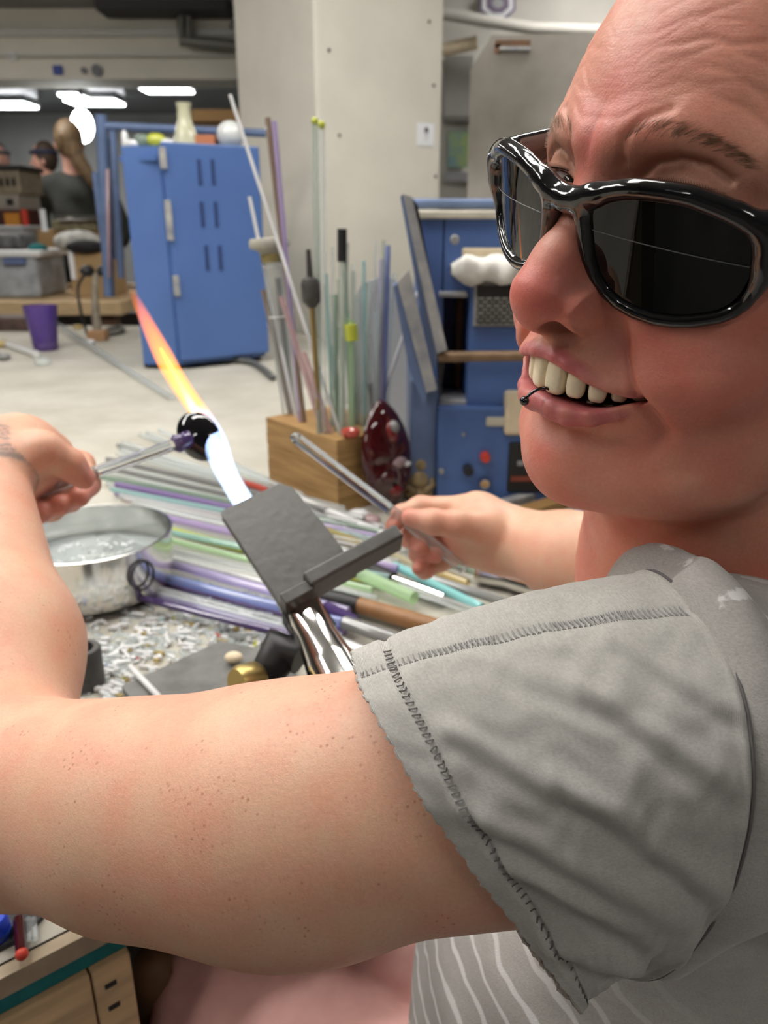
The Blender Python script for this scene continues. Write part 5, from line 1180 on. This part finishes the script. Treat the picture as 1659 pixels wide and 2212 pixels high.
for i in range(25):
    x = x0 + (x1 - x0) * i / 24; row = []
    for k in range(18):
        a = 2 * math.pi * k / 18; jj = 1 + .13 * math.sin(i * 1.7 + 2 * a) + .08 * math.sin(i * .9 - 3 * a); e_ = .35 + .65 * min(1, i / 1.5)
        row.append((x, yk + .03 + .040 * math.copysign(abs(math.cos(a)) ** .7, math.cos(a)) * jj * e_, (za + zb) / 2 + (zb - za) / 2 * math.copysign(abs(math.sin(a)) ** .7, math.sin(a)) * jj * e_))
    G.append(row)
b.grid(G, closed_v=True); b.build('fibre_blanket', MAT['fibre'], KS, smooth=True)
wbox(MB(), 1000, 536, 1330, 556, yk + .035, .02, .003).build('fire_brick', MAT['cream'], KS)
wbox(MB(), 1092, 850, 1330, 942, yk - .012, .05, .006).build('fire_brick', MAT['cream'], KS)
wbox(MB(), 1050, 902, 1100, 922, yk - .004, .03, .003).build('fire_brick', MAT['dust'], KS)
MB().tube([WY(945, 771, yk - .03), WY(1200, 768, yk - .03)], .0085, 12).build('handle_bar', mat('rusty_bar', (.26, .17, .10), .5, .6, var=.3, vscale=40), KS, smooth=50)
def plank(poly, y0, th, m, name):
    P = [WY(*p, y0) for p in poly]; n = len(P); b = MB().add(P + [p + np.array([0, th, 0]) for p in P], [tuple(range(n)), tuple(range(2 * n - 1, n - 1, -1))] + [(i, n + i, n + (i + 1) % n, (i + 1) % n) for i in range(n)])
    return b.build(name, m, KS)
plank([(870, 419), (890, 425), (966, 756), (943, 764)], yk - .045, .012, MAT['kiln_grey'], 'arm_face')
plank([(866, 423), (872, 419), (945, 764), (938, 800), (905, 640)], yk - .040, .05, MAT['kiln_blue2'], 'arm_side')
plank([(891, 428), (903, 445), (962, 770), (950, 860), (945, 764)], yk - .020, .03, MAT['black'], 'arm_gap_shade')  # black plate standing in for the shaded gap between the slanted arms
plank([(858, 610), (884, 582), (944, 842), (921, 848)], yk - .050, .012, MAT['kiln_grey'], 'arm_face')
plank([(850, 620), (860, 612), (922, 848), (918, 880), (884, 800)], yk - .045, .05, MAT['kiln_blue2'], 'arm_side')
MB().tube([WY(893, 440, yk + .26), WY(1110, 440, yk + .26)], .009, 10).build('rear_rail', MAT['kiln_blue2'], KS, smooth=50)
CTR = wbox(MB(), 1098, 958, 1330, 1064, yk - .006, .02, .003).build('controller', MAT['black'], KS)
wbox(MB(), 1104, 1030, 1200, 1040, yk - .009, .004).build('red_stripe', mat('dull_red', (.22, .05, .03), .5), CTR)
wbox(MB(), 1140, 988, 1160, 1000, yk - .008, .003).build('led_display', mat('led', (.5, .02, .05), .4, emit=(1, .03, .08), estr=1.5), CTR)
wbox(MB(), 1118, 996, 1132, 1006, yk - .008, .003).build('print_mark', MAT['kiln_grey'], CTR)
def knob(px, py, r, m, name, dep=.016):
    MB().lathe([(0, 0), (r, 0), (r, dep * .6), (r * .85, dep), (0, dep)], WY(px, py, yk - .0), frame_z((0, -1, 0)), 20).build(name, m, KS, smooth=40)
knob(1047, 985, .0085, MAT['red'], 'red_button'); knob(1010, 1012, .0085, MAT['black'], 'knob', .022); knob(1045, 1040, .0095, MAT['chrome'], 'key_switch'); knob(953, 1017, .005, MAT['kiln_grey'], 'screw', .006); knob(1001, 938, .003, MAT['kiln_grey'], 'screw', .004); knob(982, 518, .007, MAT['kiln_grey'], 'screw', .006)
# mottled metal sheet behind it
ys = 2.15; P = [(1009, 458), (1017, 150), (1062, 76), (1345, 70), (1345, 462)]
SHEET = empty('metal_sheet', WY(1150, 460, ys), 'mottled grey metal sheet standing behind the small kiln', 'metal sheet')
Q0 = [WY(*p, ys) for p in P]; n = len(Q0)
sm_ = mat('mottled_steel', (.46, .43, .38), .35, .45, var=.5, vscale=4, rvar=.12, col2=(.20, .18, .155))
MB().add(Q0 + [p + np.array([0, .006, 0]) for p in Q0], [tuple(range(n)), tuple(range(2 * n - 1, n - 1, -1))] + [(i, n + i, n + (i + 1) % n, (i + 1) % n) for i in range(n)]).build('sheet', sm_, SHEET)
wbox(MB(), 1070, 86, 1146, 103, ys - .002, .003).build('hand_slot', MAT['dark_wood'], SHEET); wbox(MB(), 1068, 95, 1082, 115, ys - .002, .003).build('hand_slot', MAT['dark_wood'], SHEET)
wbox(MB(), 1080, 100, 1146, 107, ys - .012, .012).build('slot_lip', MAT['kiln_grey'], SHEET)
for px in (1040, 1330): wbox(MB(), px - 6, 440, px + 6, 800, ys + .008, .02, 0, TZ).build('support', MAT['kiln_grey'], SHEET)
# wall things behind the sheet
one('green_picture', wbox(MB(), 968, 282, 1012, 362, 5.94, .03), mat('green_print', (.28, .34, .06), .6, var=.6, vscale=8, col2=(.10, .20, .26)), 'small green picture on the wall beside the column', 'picture')
one('green_picture', wbox(MB(), 1150, 268, 1172, 320, 5.94, .03), mat('green_print2', (.22, .30, .05), .6, var=.4, vscale=8), 'narrow yellow-green picture on the wall seen past the metal sheet', 'picture')
one('wall_ledge', wbox(MB(), 960, 250, 1330, 262, 5.90, .08), mat('dark_ledge', (.13, .12, .11), .6), 'dark ledge running above the small green picture', 'ledge')
one('wall_ledge', wbox(MB(), 960, 372, 1330, 392, 5.90, .08), mat('grey_ledge', (.22, .22, .23), .6), 'dark grey ledge running below the small green picture', 'ledge')
one('wall_panel', wbox(MB(), 960, 120, 1020, 250, 5.95, .03), mat('panel_grey', (.30, .29, .27), .7), 'grey wall panel high beside the column', 'panel')
o = one('wall_pipe', MB().tube([WY(955, 30, 5.7), WY(1150, 62, 5.7), WY(1400, 70, 5.7)], .035, 10), MAT['wall'], 'pale pipe running along the wall under the purple poster', 'pipe', smooth=50)
one('wall_pipe', MB().tube([WY(955, 108, 5.8), WY(1030, 92, 5.8)], .04, 10), MAT['cream'], 'short tan pipe on the wall beside the column', 'pipe', smooth=50)
pp_ = [WY(1075 + 42 * math.cos(a), 8 + 36 * math.sin(a), 5.93) for a in np.linspace(0, 2 * math.pi, 9)[:-1] + math.pi / 8]
PO = empty('round_poster', pp_[0], 'purple and white octagonal emblem high on the wall', 'poster')
def disc_poly(Pp, th, m, nm, par):
    n = len(Pp); MB().add(list(Pp) + [p + np.array([0, th, 0]) for p in Pp], [tuple(range(n)), tuple(range(2 * n - 1, n - 1, -1))] + [(i, n + i, n + (i + 1) % n, (i + 1) % n) for i in range(n)]).build(nm, m, par)
cpo = np.mean(pp_, 0); lil = mat('lilac_print', (.20, .16, .24), .6)
disc_poly(pp_, .02, lil, 'border', PO); disc_poly([cpo + (p - cpo) * .86 - np.array([0, .004, 0]) for p in pp_], .006, MAT['paper'], 'field', PO); disc_poly([cpo + (p - cpo) * .62 - np.array([0, .008, 0]) for p in pp_], .006, lil, 'mark', PO); disc_poly([cpo + (p - cpo) * .30 - np.array([0, .012, 0]) for p in pp_], .006, mat('grey_print', (.4, .4, .42), .6), 'centre', PO)
# paper sign on the column
sc_ = ray_plane(919, 291, cb, -E2); s0, s1 = ray_plane(902, 265, cb, -E2), ray_plane(937, 317, cb, -E2)
sw, sh_ = abs((s1 - s0) @ E1), abs(s1[2] - s0[2])
SG = empty('paper_sign', sc_, 'small white paper sign with a black 9 taped to the column', 'sign')
MB().box(sc_ - E2 * .002, (sw, .003, sh_), AXE).build('sheet', MAT['paper'], SG)
fc_ = bpy.data.curves.new('numeral', 'FONT'); fc_.body = '9'; fc_.size = sh_ * .78; fc_.align_x = 'CENTER'; fc_.align_y = 'CENTER'; fc_.extrude = .0006; fc_.offset = .002
ft = bpy.data.objects.new('numeral_text', fc_); COL.objects.link(ft); bpy.context.view_layer.update()
nm_ = bpy.data.meshes.new_from_object(ft.evaluated_get(bpy.context.evaluated_depsgraph_get())); bpy.data.objects.remove(ft)
nv = np.array([v.co for v in nm_.vertices]); nv = sc_ - E2 * .006 + np.outer(nv[:, 0] * .62, E1) + np.outer(nv[:, 1], UP) - np.outer(nv[:, 2], E2)
nm_.vertices.foreach_set('co', nv.astype(np.float32).ravel()); nm_.update(); nm_.materials.clear(); link('numeral', nm_, MAT['black'], SG)
# grey rounded board behind the rods
pq = WY(765, 715, 1.75); pt_ = WY(765, 595, 1.75)[2] - TZ
one('grey_paddle', MB().prism([(.0, 0), (.13, 0), (.13, pt_ - .05), (.11, pt_ - .015), (.065, pt_), (.02, pt_ - .015), (0, pt_ - .05)], np.array([pq[0], 1.75, TZ]), np.c_[(1, 0, 0), (0, 0, 1), (0, -1, 0)], .012), mat('grey_board', (.33, .34, .36), .6), 'grey round-topped board standing behind the wooden block', 'board')
bx_ = WZ(830, 880, TZ)
one('pinkish_brick', MB().box(bx_ + np.array([.02, .1, .13]), (.13, .10, .26), None, .004), mat('pale_brick', (.46, .35, .29), .9, var=.2, vscale=20), 'pale pinkish fire brick standing behind the wooden block', 'brick')

# ================================================================== MIDDLE OF THE BENCH, LEFT
c0 = WZ(100, 756, TZ)
CUP = empty('purple_tumbler', c0, 'purple glass tumbler standing on the bench', 'tumbler')
hh_ = WY(95, 660, c0[1])[2] - TZ
MB().lathe([(.0, 0), (.040, 0), (.042, .004), (.050, hh_ * .5), (.060, hh_), (.057, hh_), (.047, hh_ * .5), (.038, .03), (0, .028)], c0, None, 28).build('tumbler_wall', glass('violet_tumbler', (.22, .12, .50), .35), CUP, smooth=40)
pa, pb_ = WZ(128, 702, TZ + .03), WZ(372, 862, TZ + .006)
one('long_glass_tube', MB().tube([pa, pb_], .0085, 14, cap=False), GL['clear'], 'long clear glass tube slanting across the middle of the bench', 'glass tube', smooth=60)
one('short_glass_tube', MB().tube([WZ(10, 742, TZ + .012), WZ(78, 765, TZ + .012)], .012, 12), GL['white'], 'short clear tube pointing at the purple tumbler', 'glass tube', smooth=60)
for i, (px, py, s_, m_, lb) in enumerate([(92, 780, .022, 'clear', 'clear glass ring beside the purple tumbler'), (5, 770, .022, 'smoke', 'smoky glass lump at the edge beside the short tube'), (2, 742, .024, 'amber', 'pale yellow lump at the edge behind the short tube'), (168, 706, .018, 'amber', 'yellow glass lump behind the purple tumbler'), (195, 738, .016, 'white', 'white stub on the bench under the bench burner')]):
    dot(WZ(px, py, TZ + s_ * .6), (s_ * 1.3, s_, s_ * .6), GL[m_], 'glass_lump', lb, 'glass lump')
c0 = WZ(213, 735, TZ)
BB = empty('bench_burner', c0, 'black twin-headed burner on a brass stem at the far side of the bench', 'burner')
MB().box(c0 + UP * .02, (.07, .06, .04), None, .004).build('base', mat('copper_base', (.42, .24, .12), .5, .3), BB)
st_ = WY(207, 590, c0[1]); MB().tube([c0 + UP * .04, WY(205, 650, c0[1]), st_], [.018, .014, .012], 12).build('stem', mat('stained_metal', (.42, .36, .28), .5, .5, var=.3, vscale=30), BB, smooth=50)
for s_ in (-1, 1): MB().ball(st_ + np.array([s_ * .032, 0, .008]), (.028, .03, .022), 14).build('burner_head', MAT['black'], BB, smooth=True)
MB().tube(catmull([st_ + np.array([-.04, 0, 0]), st_ + np.array([-.075, 0, -.05]), st_ + np.array([-.07, -.02, -.13]), c0 + np.array([-.05, .02, .02])], 16), .006, 8).build('gas_hose', MAT['black'], BB, smooth=True)
one('dark_clutter_tray', MB().box(WZ(30, 712, TZ) + UP * .03, (.34, .10, .06), None, .01), mat('dark_tray', (.10, .06, .05), .5, var=.6, vscale=20), 'dark low tray on the bench behind the tumbler', 'tray')
one('coiled_cable', MB().tube(catmull([WZ(228, 712, TZ + .01), WZ(262, 706, TZ + .01), WZ(262, 716, TZ + .01), WZ(232, 722, TZ + .01), WZ(226, 714, TZ + .02)], 30), .008, 8), MAT['rubber'], 'small coil of grey cable beside the tall kiln', 'cable', smooth=True)
# right part of the bench by the far forearm
jc = WZ(1258, 1158, TZ)
JAR = empty('iridescent_jar', jc, 'small jar with rainbow sheen and black foot near the far forearm', 'jar')
MB().lathe([(0, 0), (.026, 0), (.028, .012), (.020, .022), (0, .022)], jc, None, 24).build('foot', MAT['black'], JAR, smooth=40)
MB().lathe([(.017, .022), (.018, .036), (.018, .05), (.0, .05)], jc, None, 24).build('jar_wall', glass('rainbow_glass', (.30, .32, .55), .7), JAR, smooth=40)
MB().lathe([(.0185, .034), (.0185, .046), (0, .046)], jc, None, 24).build('gold_band', MAT['brass'], JAR, smooth=40)
MB().lathe([(.014, .05), (.014, .06), (0, .06)], jc, None, 20).build('lid', GL['purple'], JAR, smooth=40)
one('wood_strip', MB().box(WZ(1150, 1112, TZ) + UP * .008, (.22, .03, .016), AXE, .002), MAT['wood'], 'thin wooden strip in front of the small kiln', 'wood strip')
one('white_strip', MB().box(WZ(1190, 1138, TZ) + UP * .006, (.20, .02, .012), AXE, .002), MAT['white_pl'], 'thin white strip in front of the wooden strip', 'strip')
one('grey_bar', MB().box(WZ(1110, 1098, TZ) + UP * .010, (.16, .02, .02), AXE, .002), MAT['kiln_grey'], 'worn grey bar at the foot of the small kiln', 'bar')
one('black_case', MB().box(WZ(1320, 1140, TZ) + UP * .012, (.09, .05, .024), AXE, .006), MAT['black'], 'small black case beside the iridescent jar', 'case')
one('dark_rag', MB().ball(WZ(1345, 1105, TZ) + UP * .012, (.06, .03, .016), 14), mat('dark_cloth', (.06, .06, .05), .9, var=.5, vscale=50), 'dark crumpled rag behind the black case', 'rag', smooth=True)

# ================================================================== BENCH AND SHELVES FURTHER BACK, LEFT
SB = empty('second_bench', (-2.6, 4.7, 0), 'pale wooden workbench beyond the purple tumbler', 'workbench')
MB().box((-2.95, 4.78, .82), (3.2, 1.25, .07), None, .005).build('bench_top', MAT['ply'], SB)
for x, y in [(-4.4, 4.25), (-1.45, 4.25), (-4.4, 5.3), (-1.45, 5.3)]: MB().box((x, y, .39), (.09, .09, .79)).build('leg', MAT['dark_wood'], SB)
MB().box((-2.95, 5.1, .35), (3.1, .1, .68)).build('back_panel', MAT['wall_dark'], SB)
TB_ = empty('storage_tub', WY(50, 625, 4.35), 'clear plastic storage tub with a white lid and blue clip', 'storage tub')
wbox(MB(), -60, 552, 80, 618, 4.35, .40, .02, .856).build('tub_body', mat('cloudy_plastic', (.40, .43, .46), .3, var=.35, vscale=14), TB_)
wbox(MB(), -65, 541, 84, 556, 4.33, .44, .01).build('tub_lid', MAT['white_pl'], TB_); wbox(MB(), 6, 558, 52, 572, 4.32, .03, .004).build('clip', mat('blue_clip', (.12, .16, .32), .5), TB_)
one('tool_heap', wbox(MB(), -40, 505, 45, 541, 4.45, .25, .03), mat('dark_tools', (.10, .10, .10), .6, var=.8, vscale=25), 'dark metal oddments lying on the storage tub lid', 'tools')
one('teal_pouch', MB().ball(WY(82, 536, 4.45), (.05, .05, .025), 12), MAT['teal_felt'], 'small teal pouch on the storage tub lid', 'pouch', smooth=True)
CB = empty('cardboard_box', WY(195, 605, 4.4), 'open cardboard box with a white bag and black cloth on it', 'box')
wbox(MB(), 150, 542, 232, 604, 4.4, .30, .004, .856).build('box_body', MAT['card'], CB); wbox(MB(), 150, 536, 160, 604, 4.385, .02).build('tape', MAT['paper'], CB)
one('white_bag', MB().ball(WY(168, 522, 4.5), (.13, .10, .06), 16), mat('crumpled_plastic', (.55, .54, .50), .6, var=.5, vscale=20, bump=1, bscale=20), 'crumpled white bag on the cardboard box', 'bag', smooth=True)
one('black_cloth', MB().ball(WY(185, 533, 4.4), (.11, .06, .035), 16), mat('black_cloth', (.02, .02, .022), .9, var=.5, vscale=20), 'black cloth on the cardboard box', 'cloth', smooth=True)
one('wooden_shelf_box', wbox(MB(), 40, 496, 232, 545, 5.0, .30, .004), MAT['card'], 'wooden shelf box behind the cardboard box', 'shelf box')
one('metal_tray', wbox(MB(), 118, 466, 215, 476, 4.9, .3, .004), MAT['steel'], 'flat metal tray below the dark jacketed person', 'tray')
one('dark_parts_bin', wbox(MB(), 112, 476, 205, 498, 4.95, .25, .006), mat('bin_mix', (.08, .075, .06), .7, var=.9, vscale=16, col2=(.30, .26, .14)), 'dark parts bin on the wooden shelf box', 'bin')
one('grey_toolbox', wbox(MB(), -60, 488, 50, 512, 4.8, .3, .01), mat('grey_toolbox_paint', (.26, .27, .28), .5), 'grey flat toolbox at the far left', 'toolbox')
RB = empty('red_machine', WY(40, 505, 5.05), 'red and black machine with an orange label at the far left', 'machine')
wbox(MB(), -60, 452, 55, 500, 5.05, .3, .01).build('machine_body', mat('dark_red', (.05, .012, .01), .5), RB); wbox(MB(), 10, 460, 42, 488, 5.03, .03).build('orange_label', mat('orange_label', (.50, .20, .02), .6), RB); wbox(MB(), 48, 452, 58, 500, 5.03, .03).build('red_edge', MAT['red'], RB)
TO = empty('toaster_oven', WY(35, 455, 5.1), 'beige toaster oven with a dark top stacked on a pale drawer', 'oven')
wbox(MB(), -60, 366, 42, 420, 5.1, .35, .01).build('oven_body', mat('oven_beige', (.26, .22, .16), .5, var=.3, vscale=20), TO); wbox(MB(), -60, 356, 42, 368, 5.09, .36, .006).build('oven_top', MAT['black'], TO); wbox(MB(), -60, 420, 40, 454, 5.1, .33, .008).build('drawer', mat('oven_grey', (.33, .30, .26), .5), TO); wbox(MB(), 14, 430, 26, 442, 5.085, .02).build('dial', MAT['black'], TO)
for k in range(5): wbox(MB(), -30 + k * 14, 385, -24 + k * 14, 402, 5.09, .015).build('vent_slot', MAT['black'], TO)
one('price_tag', wbox(MB(), 88, 452, 100, 500, 4.7, .004), MAT['paper'], 'white paper tag hanging in front of the red machine', 'tag')

# people further back
def far_person(loc, h, face, coat, pants, hairc, hair_long, label, band=None):
    s = h / 1.75; L0 = np.array([loc[0], loc[1], 0.]); fw = np.array([math.cos(face), math.sin(face), 0]); lf = np.array([-fw[1], fw[0], 0])
    def P3(l, f, z): return L0 + lf * l * s + fw * f * s + UP * z * s
    o = empty('person', L0, label, 'person', None); bbm, bbM = L0 - [.5, .5, 0], L0 + [.5, .5, h + .05]
    def head(P): 
        d = d_ell(P, P3(0, .01, 1.62), np.array([.078, .078, .115]) * s); d = smin(d, d_cap(P, P3(0, .085, 1.60), P3(0, .105, 1.585), .012, .014), .02)
        d = smin(d, d_cap(P, P3(0, -.01, 1.40), P3(0, 0, 1.56), .055 * s, .05 * s), .02); d = smin(d, d_cap(P, P3(0, .03, 1.545), P3(0, .06, 1.535), .045 * s, .03 * s), .02)
        for q in (-1, 1):
            d = smin(d, d_ell(P, P3(q * .078, -.005, 1.60), (.016, .016, .032)), .008); d = smin(d, d_cap(P, P3(q * .24, .10, 1.02), P3(q * .20, .30, 1.02), .035 * s, .03 * s), .02); d = smin(d, d_cap(P, P3(q * .20, .30, 1.02), P3(q * .19, .38, 1.02), .032 * s, .02 * s), .02)
        return smin(d, d_cap(P, P3(0, 0, 1.0), P3(0, 0, 1.4), .09 * s, .07 * s), .02)
    def coatf(P):
        d = smin(d_cap(P, P3(.15, 0, 1.36), P3(-.15, 0, 1.36), .075 * s, .075 * s), d_cap(P, P3(0, 0, 1.28), P3(0, 0, .95), .15 * s, .16 * s), .08)
        for q in (-1, 1): d = smin(d, d_poly(P, [P3(q * .19, 0, 1.35), P3(q * .26, -.02, 1.08), P3(q * .22, .20, 1.03)], [.07 * s, .06 * s, .05 * s]), .03)
        return d + .006 * np.sin(P[:, 2] * 30 + P[:, 0] * 22)
    def pantf(P):
        d = None
        for q in (-1, 1):
            e = d_poly(P, [P3(q * .09, 0, .92), P3(q * .10, .02, .50), P3(q * .10, 0, .07)], [.10 * s, .07 * s, .055 * s]); e = smin(e, d_cap(P, P3(q * .10, -.02, .035), P3(q * .11, .14, .03), .04, .035), .02); d = e if d is None else np.minimum(d, e)
        return smin(d, d_cap(P, P3(.06, 0, .95), P3(-.06, 0, .95), .11 * s, .11 * s), .04)
    def hairf(P):
        d = smax(d_ell(P, P3(0, -.012, 1.635), np.array([.086, .090, .116]) * s), -d_ell(P, P3(0, .10, 1.57), np.array([.085, .085, .10]) * s), .02)
        if hair_long: d = smin(d, d_poly(P, [P3(0, -.06, 1.64), P3(-.07, -.10, 1.48), P3(-.12, -.12, 1.40), P3(-.15, -.13, 1.32)], [.055 * s, .042 * s, .036 * s, .018 * s]), .03)
        return d + .004 * np.sin(P[:, 0] * 170 + P[:, 1] * 120)
    for nm, fn, m in [('head_and_hands', head, MAT['far_skin']), ('jacket', coatf, coat), ('trousers', pantf, pants), ('hair', hairf, hairc)]:
        V_, Q_ = sdf_mesh(fn, bbm, bbM, .013, newton=0); from_np(nm, V_, Q_, m, o)
    if band: MB().tube([P3(.086 * math.cos(a), .086 * math.sin(a), 1.665) for a in np.linspace(0, 2 * math.pi, 25)], .018, 8).build('headband', band, o, smooth=True)
    return o
MAT['far_skin'] = mat('far_skin', (.62, .33, .25), .5)
dk = mat('dark_jacket', (.035, .038, .034), .85, var=.3, vscale=10); jeans = mat('dark_trousers', (.03, .035, .05), .9)
far_person((-2.09, 5.75), 1.87, math.radians(104), dk, jeans, mat('light_brown_hair', (.19, .12, .06), .5, var=.5, vscale=40), True, 'person with long tied-back hair in a dark jacket seen from behind')
far_person((-2.72, 6.9), 1.84, math.radians(190), mat('grey_top', (.12, .13, .12), .9), jeans, mat('dark_brown_hair', (.05, .03, .02), .6), False, 'person with dark hair and a navy headband beyond the dark jacket', mat('navy_band', (.02, .025, .06), .8))
far_person((-3.45, 7.7), 1.90, math.radians(-60), mat('black_top', (.03, .03, .03), .9), jeans, mat('black_hair', (.02, .018, .016), .6), False, 'person with black hair half cut off by the picture edge', mat('grey_band', (.10, .10, .11), .8))
# far room: lamps, conduit, bits on the beam
for i, (px, py, w_, lb) in enumerate([(358, 191, .62, 'oval far ceiling lamp beside the conduit'), (205, 220, .72, 'far ceiling lamp above the dark jacketed person'), (15, 226, .72, 'far ceiling lamp at the picture edge'), (160, 170, .30, 'small round far ceiling lamp above the others'), (160, 208, .25, 'small far ceiling lamp in the middle row')]):
    c = WZ(px, py, 2.86); ceiling_lamp((c[0], c[1], 2.86), (w_, .55), .0, lb, 'lamp_far', 'ceiling lamps of the far room')
gl_ = WY(178, 272, 8.4); GLb = empty('globe_lamp', gl_, 'bright white round wall lamp behind the dark jacketed person', 'lamp')
MB().ball(gl_, (.11, .05, .15), 16).build('globe', MAT['lamp_far'], GLb, smooth=True); MB().tube([gl_ + np.array([0, .05, 0]), gl_ + np.array([0, .05, 1.0])], .015, 8).build('stem', MAT['black'], GLb)
MB().box(gl_ + np.array([0, .06, 1.0]), (.12, .04, .12)).build('mount', MAT['black'], GLb)
yb = 7.5
CD = empty('grey_conduit', WY(400, 90, yb), 'grey metal conduit bent along the painted beam', 'conduit'); cm = mat('conduit_grey', (.20, .20, .18), .5, .4)
for pts, r in [([(392, 30), (392, 88), (545, 102)], .045), ([(408, 0), (408, 80)], .028), ([(515, 105), (515, 60), (500, 50)], .04), ([(530, 100), (532, 150), (515, 190)], .04)]:
    MB().tube([WY(*p, yb) for p in pts], r, 10).build('pipe_run', cm, CD, smooth=50)
one('dark_duct', wbox(MB(), 200, -60, 490, 22, 7.3, .3, .02), mat('duct_dark', (.05, .05, .05), .6), 'dark duct hanging above the painted beam', 'duct')
one('navy_plate', wbox(MB(), 114, 141, 134, 161, 7.62, .02), MAT['navy'], 'small square navy plate on the painted beam', 'plate')
for px, r_, lb in [(183, 6, 'smaller round grey fitting on the painted beam'), (211, 11, 'larger round grey fitting on the painted beam')]:
    one('round_fitting', MB().lathe([(0, 0), (r_ * .0043, 0), (r_ * .0043, .03), (0, .03)], WY(px, 153, 7.65), frame_z((0, -1, 0)), 18), mat('fitting_grey', (.17, .17, .18), .5), lb, 'fitting')
one('pale_plate', wbox(MB(), 18, 112, 36, 130, 7.62, .02), MAT['white_pl'], 'small pale plate on the painted beam', 'plate')
SU = empty('shelf_unit', WY(490, 300, 6.6), 'orange-brown wooden shelf unit behind the tall kiln', 'shelf unit')
wbox(MB(), 415, 236, 560, 262, 6.6, .3).build('shelf', mat('orange_wood', (.34, .19, .07), .6), SU); wbox(MB(), 415, 268, 560, 300, 6.6, .3).build('shelf', mat('brown_wood', (.20, .12, .06), .6), SU)
for px in (418, 557): wbox(MB(), px - 3, 236, px + 3, 700, 6.6, .3, 0, 0).build('upright', MAT['dark_wood'], SU)
# ================================================================== BOTTOM LEFT OF THE BENCH
slab([(-60, 1960), (95, 1985), (55, 2030), (-60, 2085)], .004, mat('dark_mat', (.035, .035, .04), .7), 'tool_mat', 'dark grey mat on the bench edge below the elbow', 'mat')
c0 = WZ(-8, 2020, TZ + .004)
BC_ = empty('plastic_stopper', c0, 'bright blue plastic stopper on the dark mat', 'stopper')
MB().lathe([(0, 0), (.0095, 0), (.0095, .014), (.008, .016), (0, .016)], c0, None, 24).build('cap_body', mat('bright_blue', (.01, .05, .55), .3), BC_, smooth=40)
MB().lathe([(.0102, .002), (.0102, .005)], c0, None, 24).build('cap_ring', MAT['navy'], BC_, smooth=40)
RT = empty('red_ended_rod', WZ(44, 2005, TZ + .01), 'dark red glass rod with a red end on the dark mat', 'glass rod')
MB().tube([WZ(40, 1985, TZ + .008), WZ(46, 2055, TZ + .008)], .0036, 12).build('rod_body', GL['darkred'], RT, smooth=60); MB().ball(WZ(47, 2061, TZ + .007), .0042, 12).build('red_end', MAT['red'], RT, smooth=True)
for px, lb in [(65, 'thin clear rod on the dark mat'), (76, 'small ringed clear rod end on the dark mat')]:
    one('small_rod', MB().tube([WZ(px - 4, 1985, TZ + .005), WZ(px, 2028, TZ + .005)], .0022, 8), GL['clear'], lb, 'glass rod', smooth=60)
one('wooden_post', MB().tube([W(330, 2075, .66), W(335, 2160, .70), W(330, 2260, .74)], [.016, .018, .018], 12), MAT['dark_wood'], 'brown upright post under the bench beside the pink knee', 'post', smooth=True)
# small or faint emitters need no direct light sampling of their own
for nm in ('flame_outer', 'flame_inner', 'led'): bpy.data.materials[nm].cycles.emission_sampling = 'NONE'
for nm in ('lamp_diffuser', 'lamp_diffuser_far'): bpy.data.materials[nm].cycles.emission_sampling = 'FRONT'
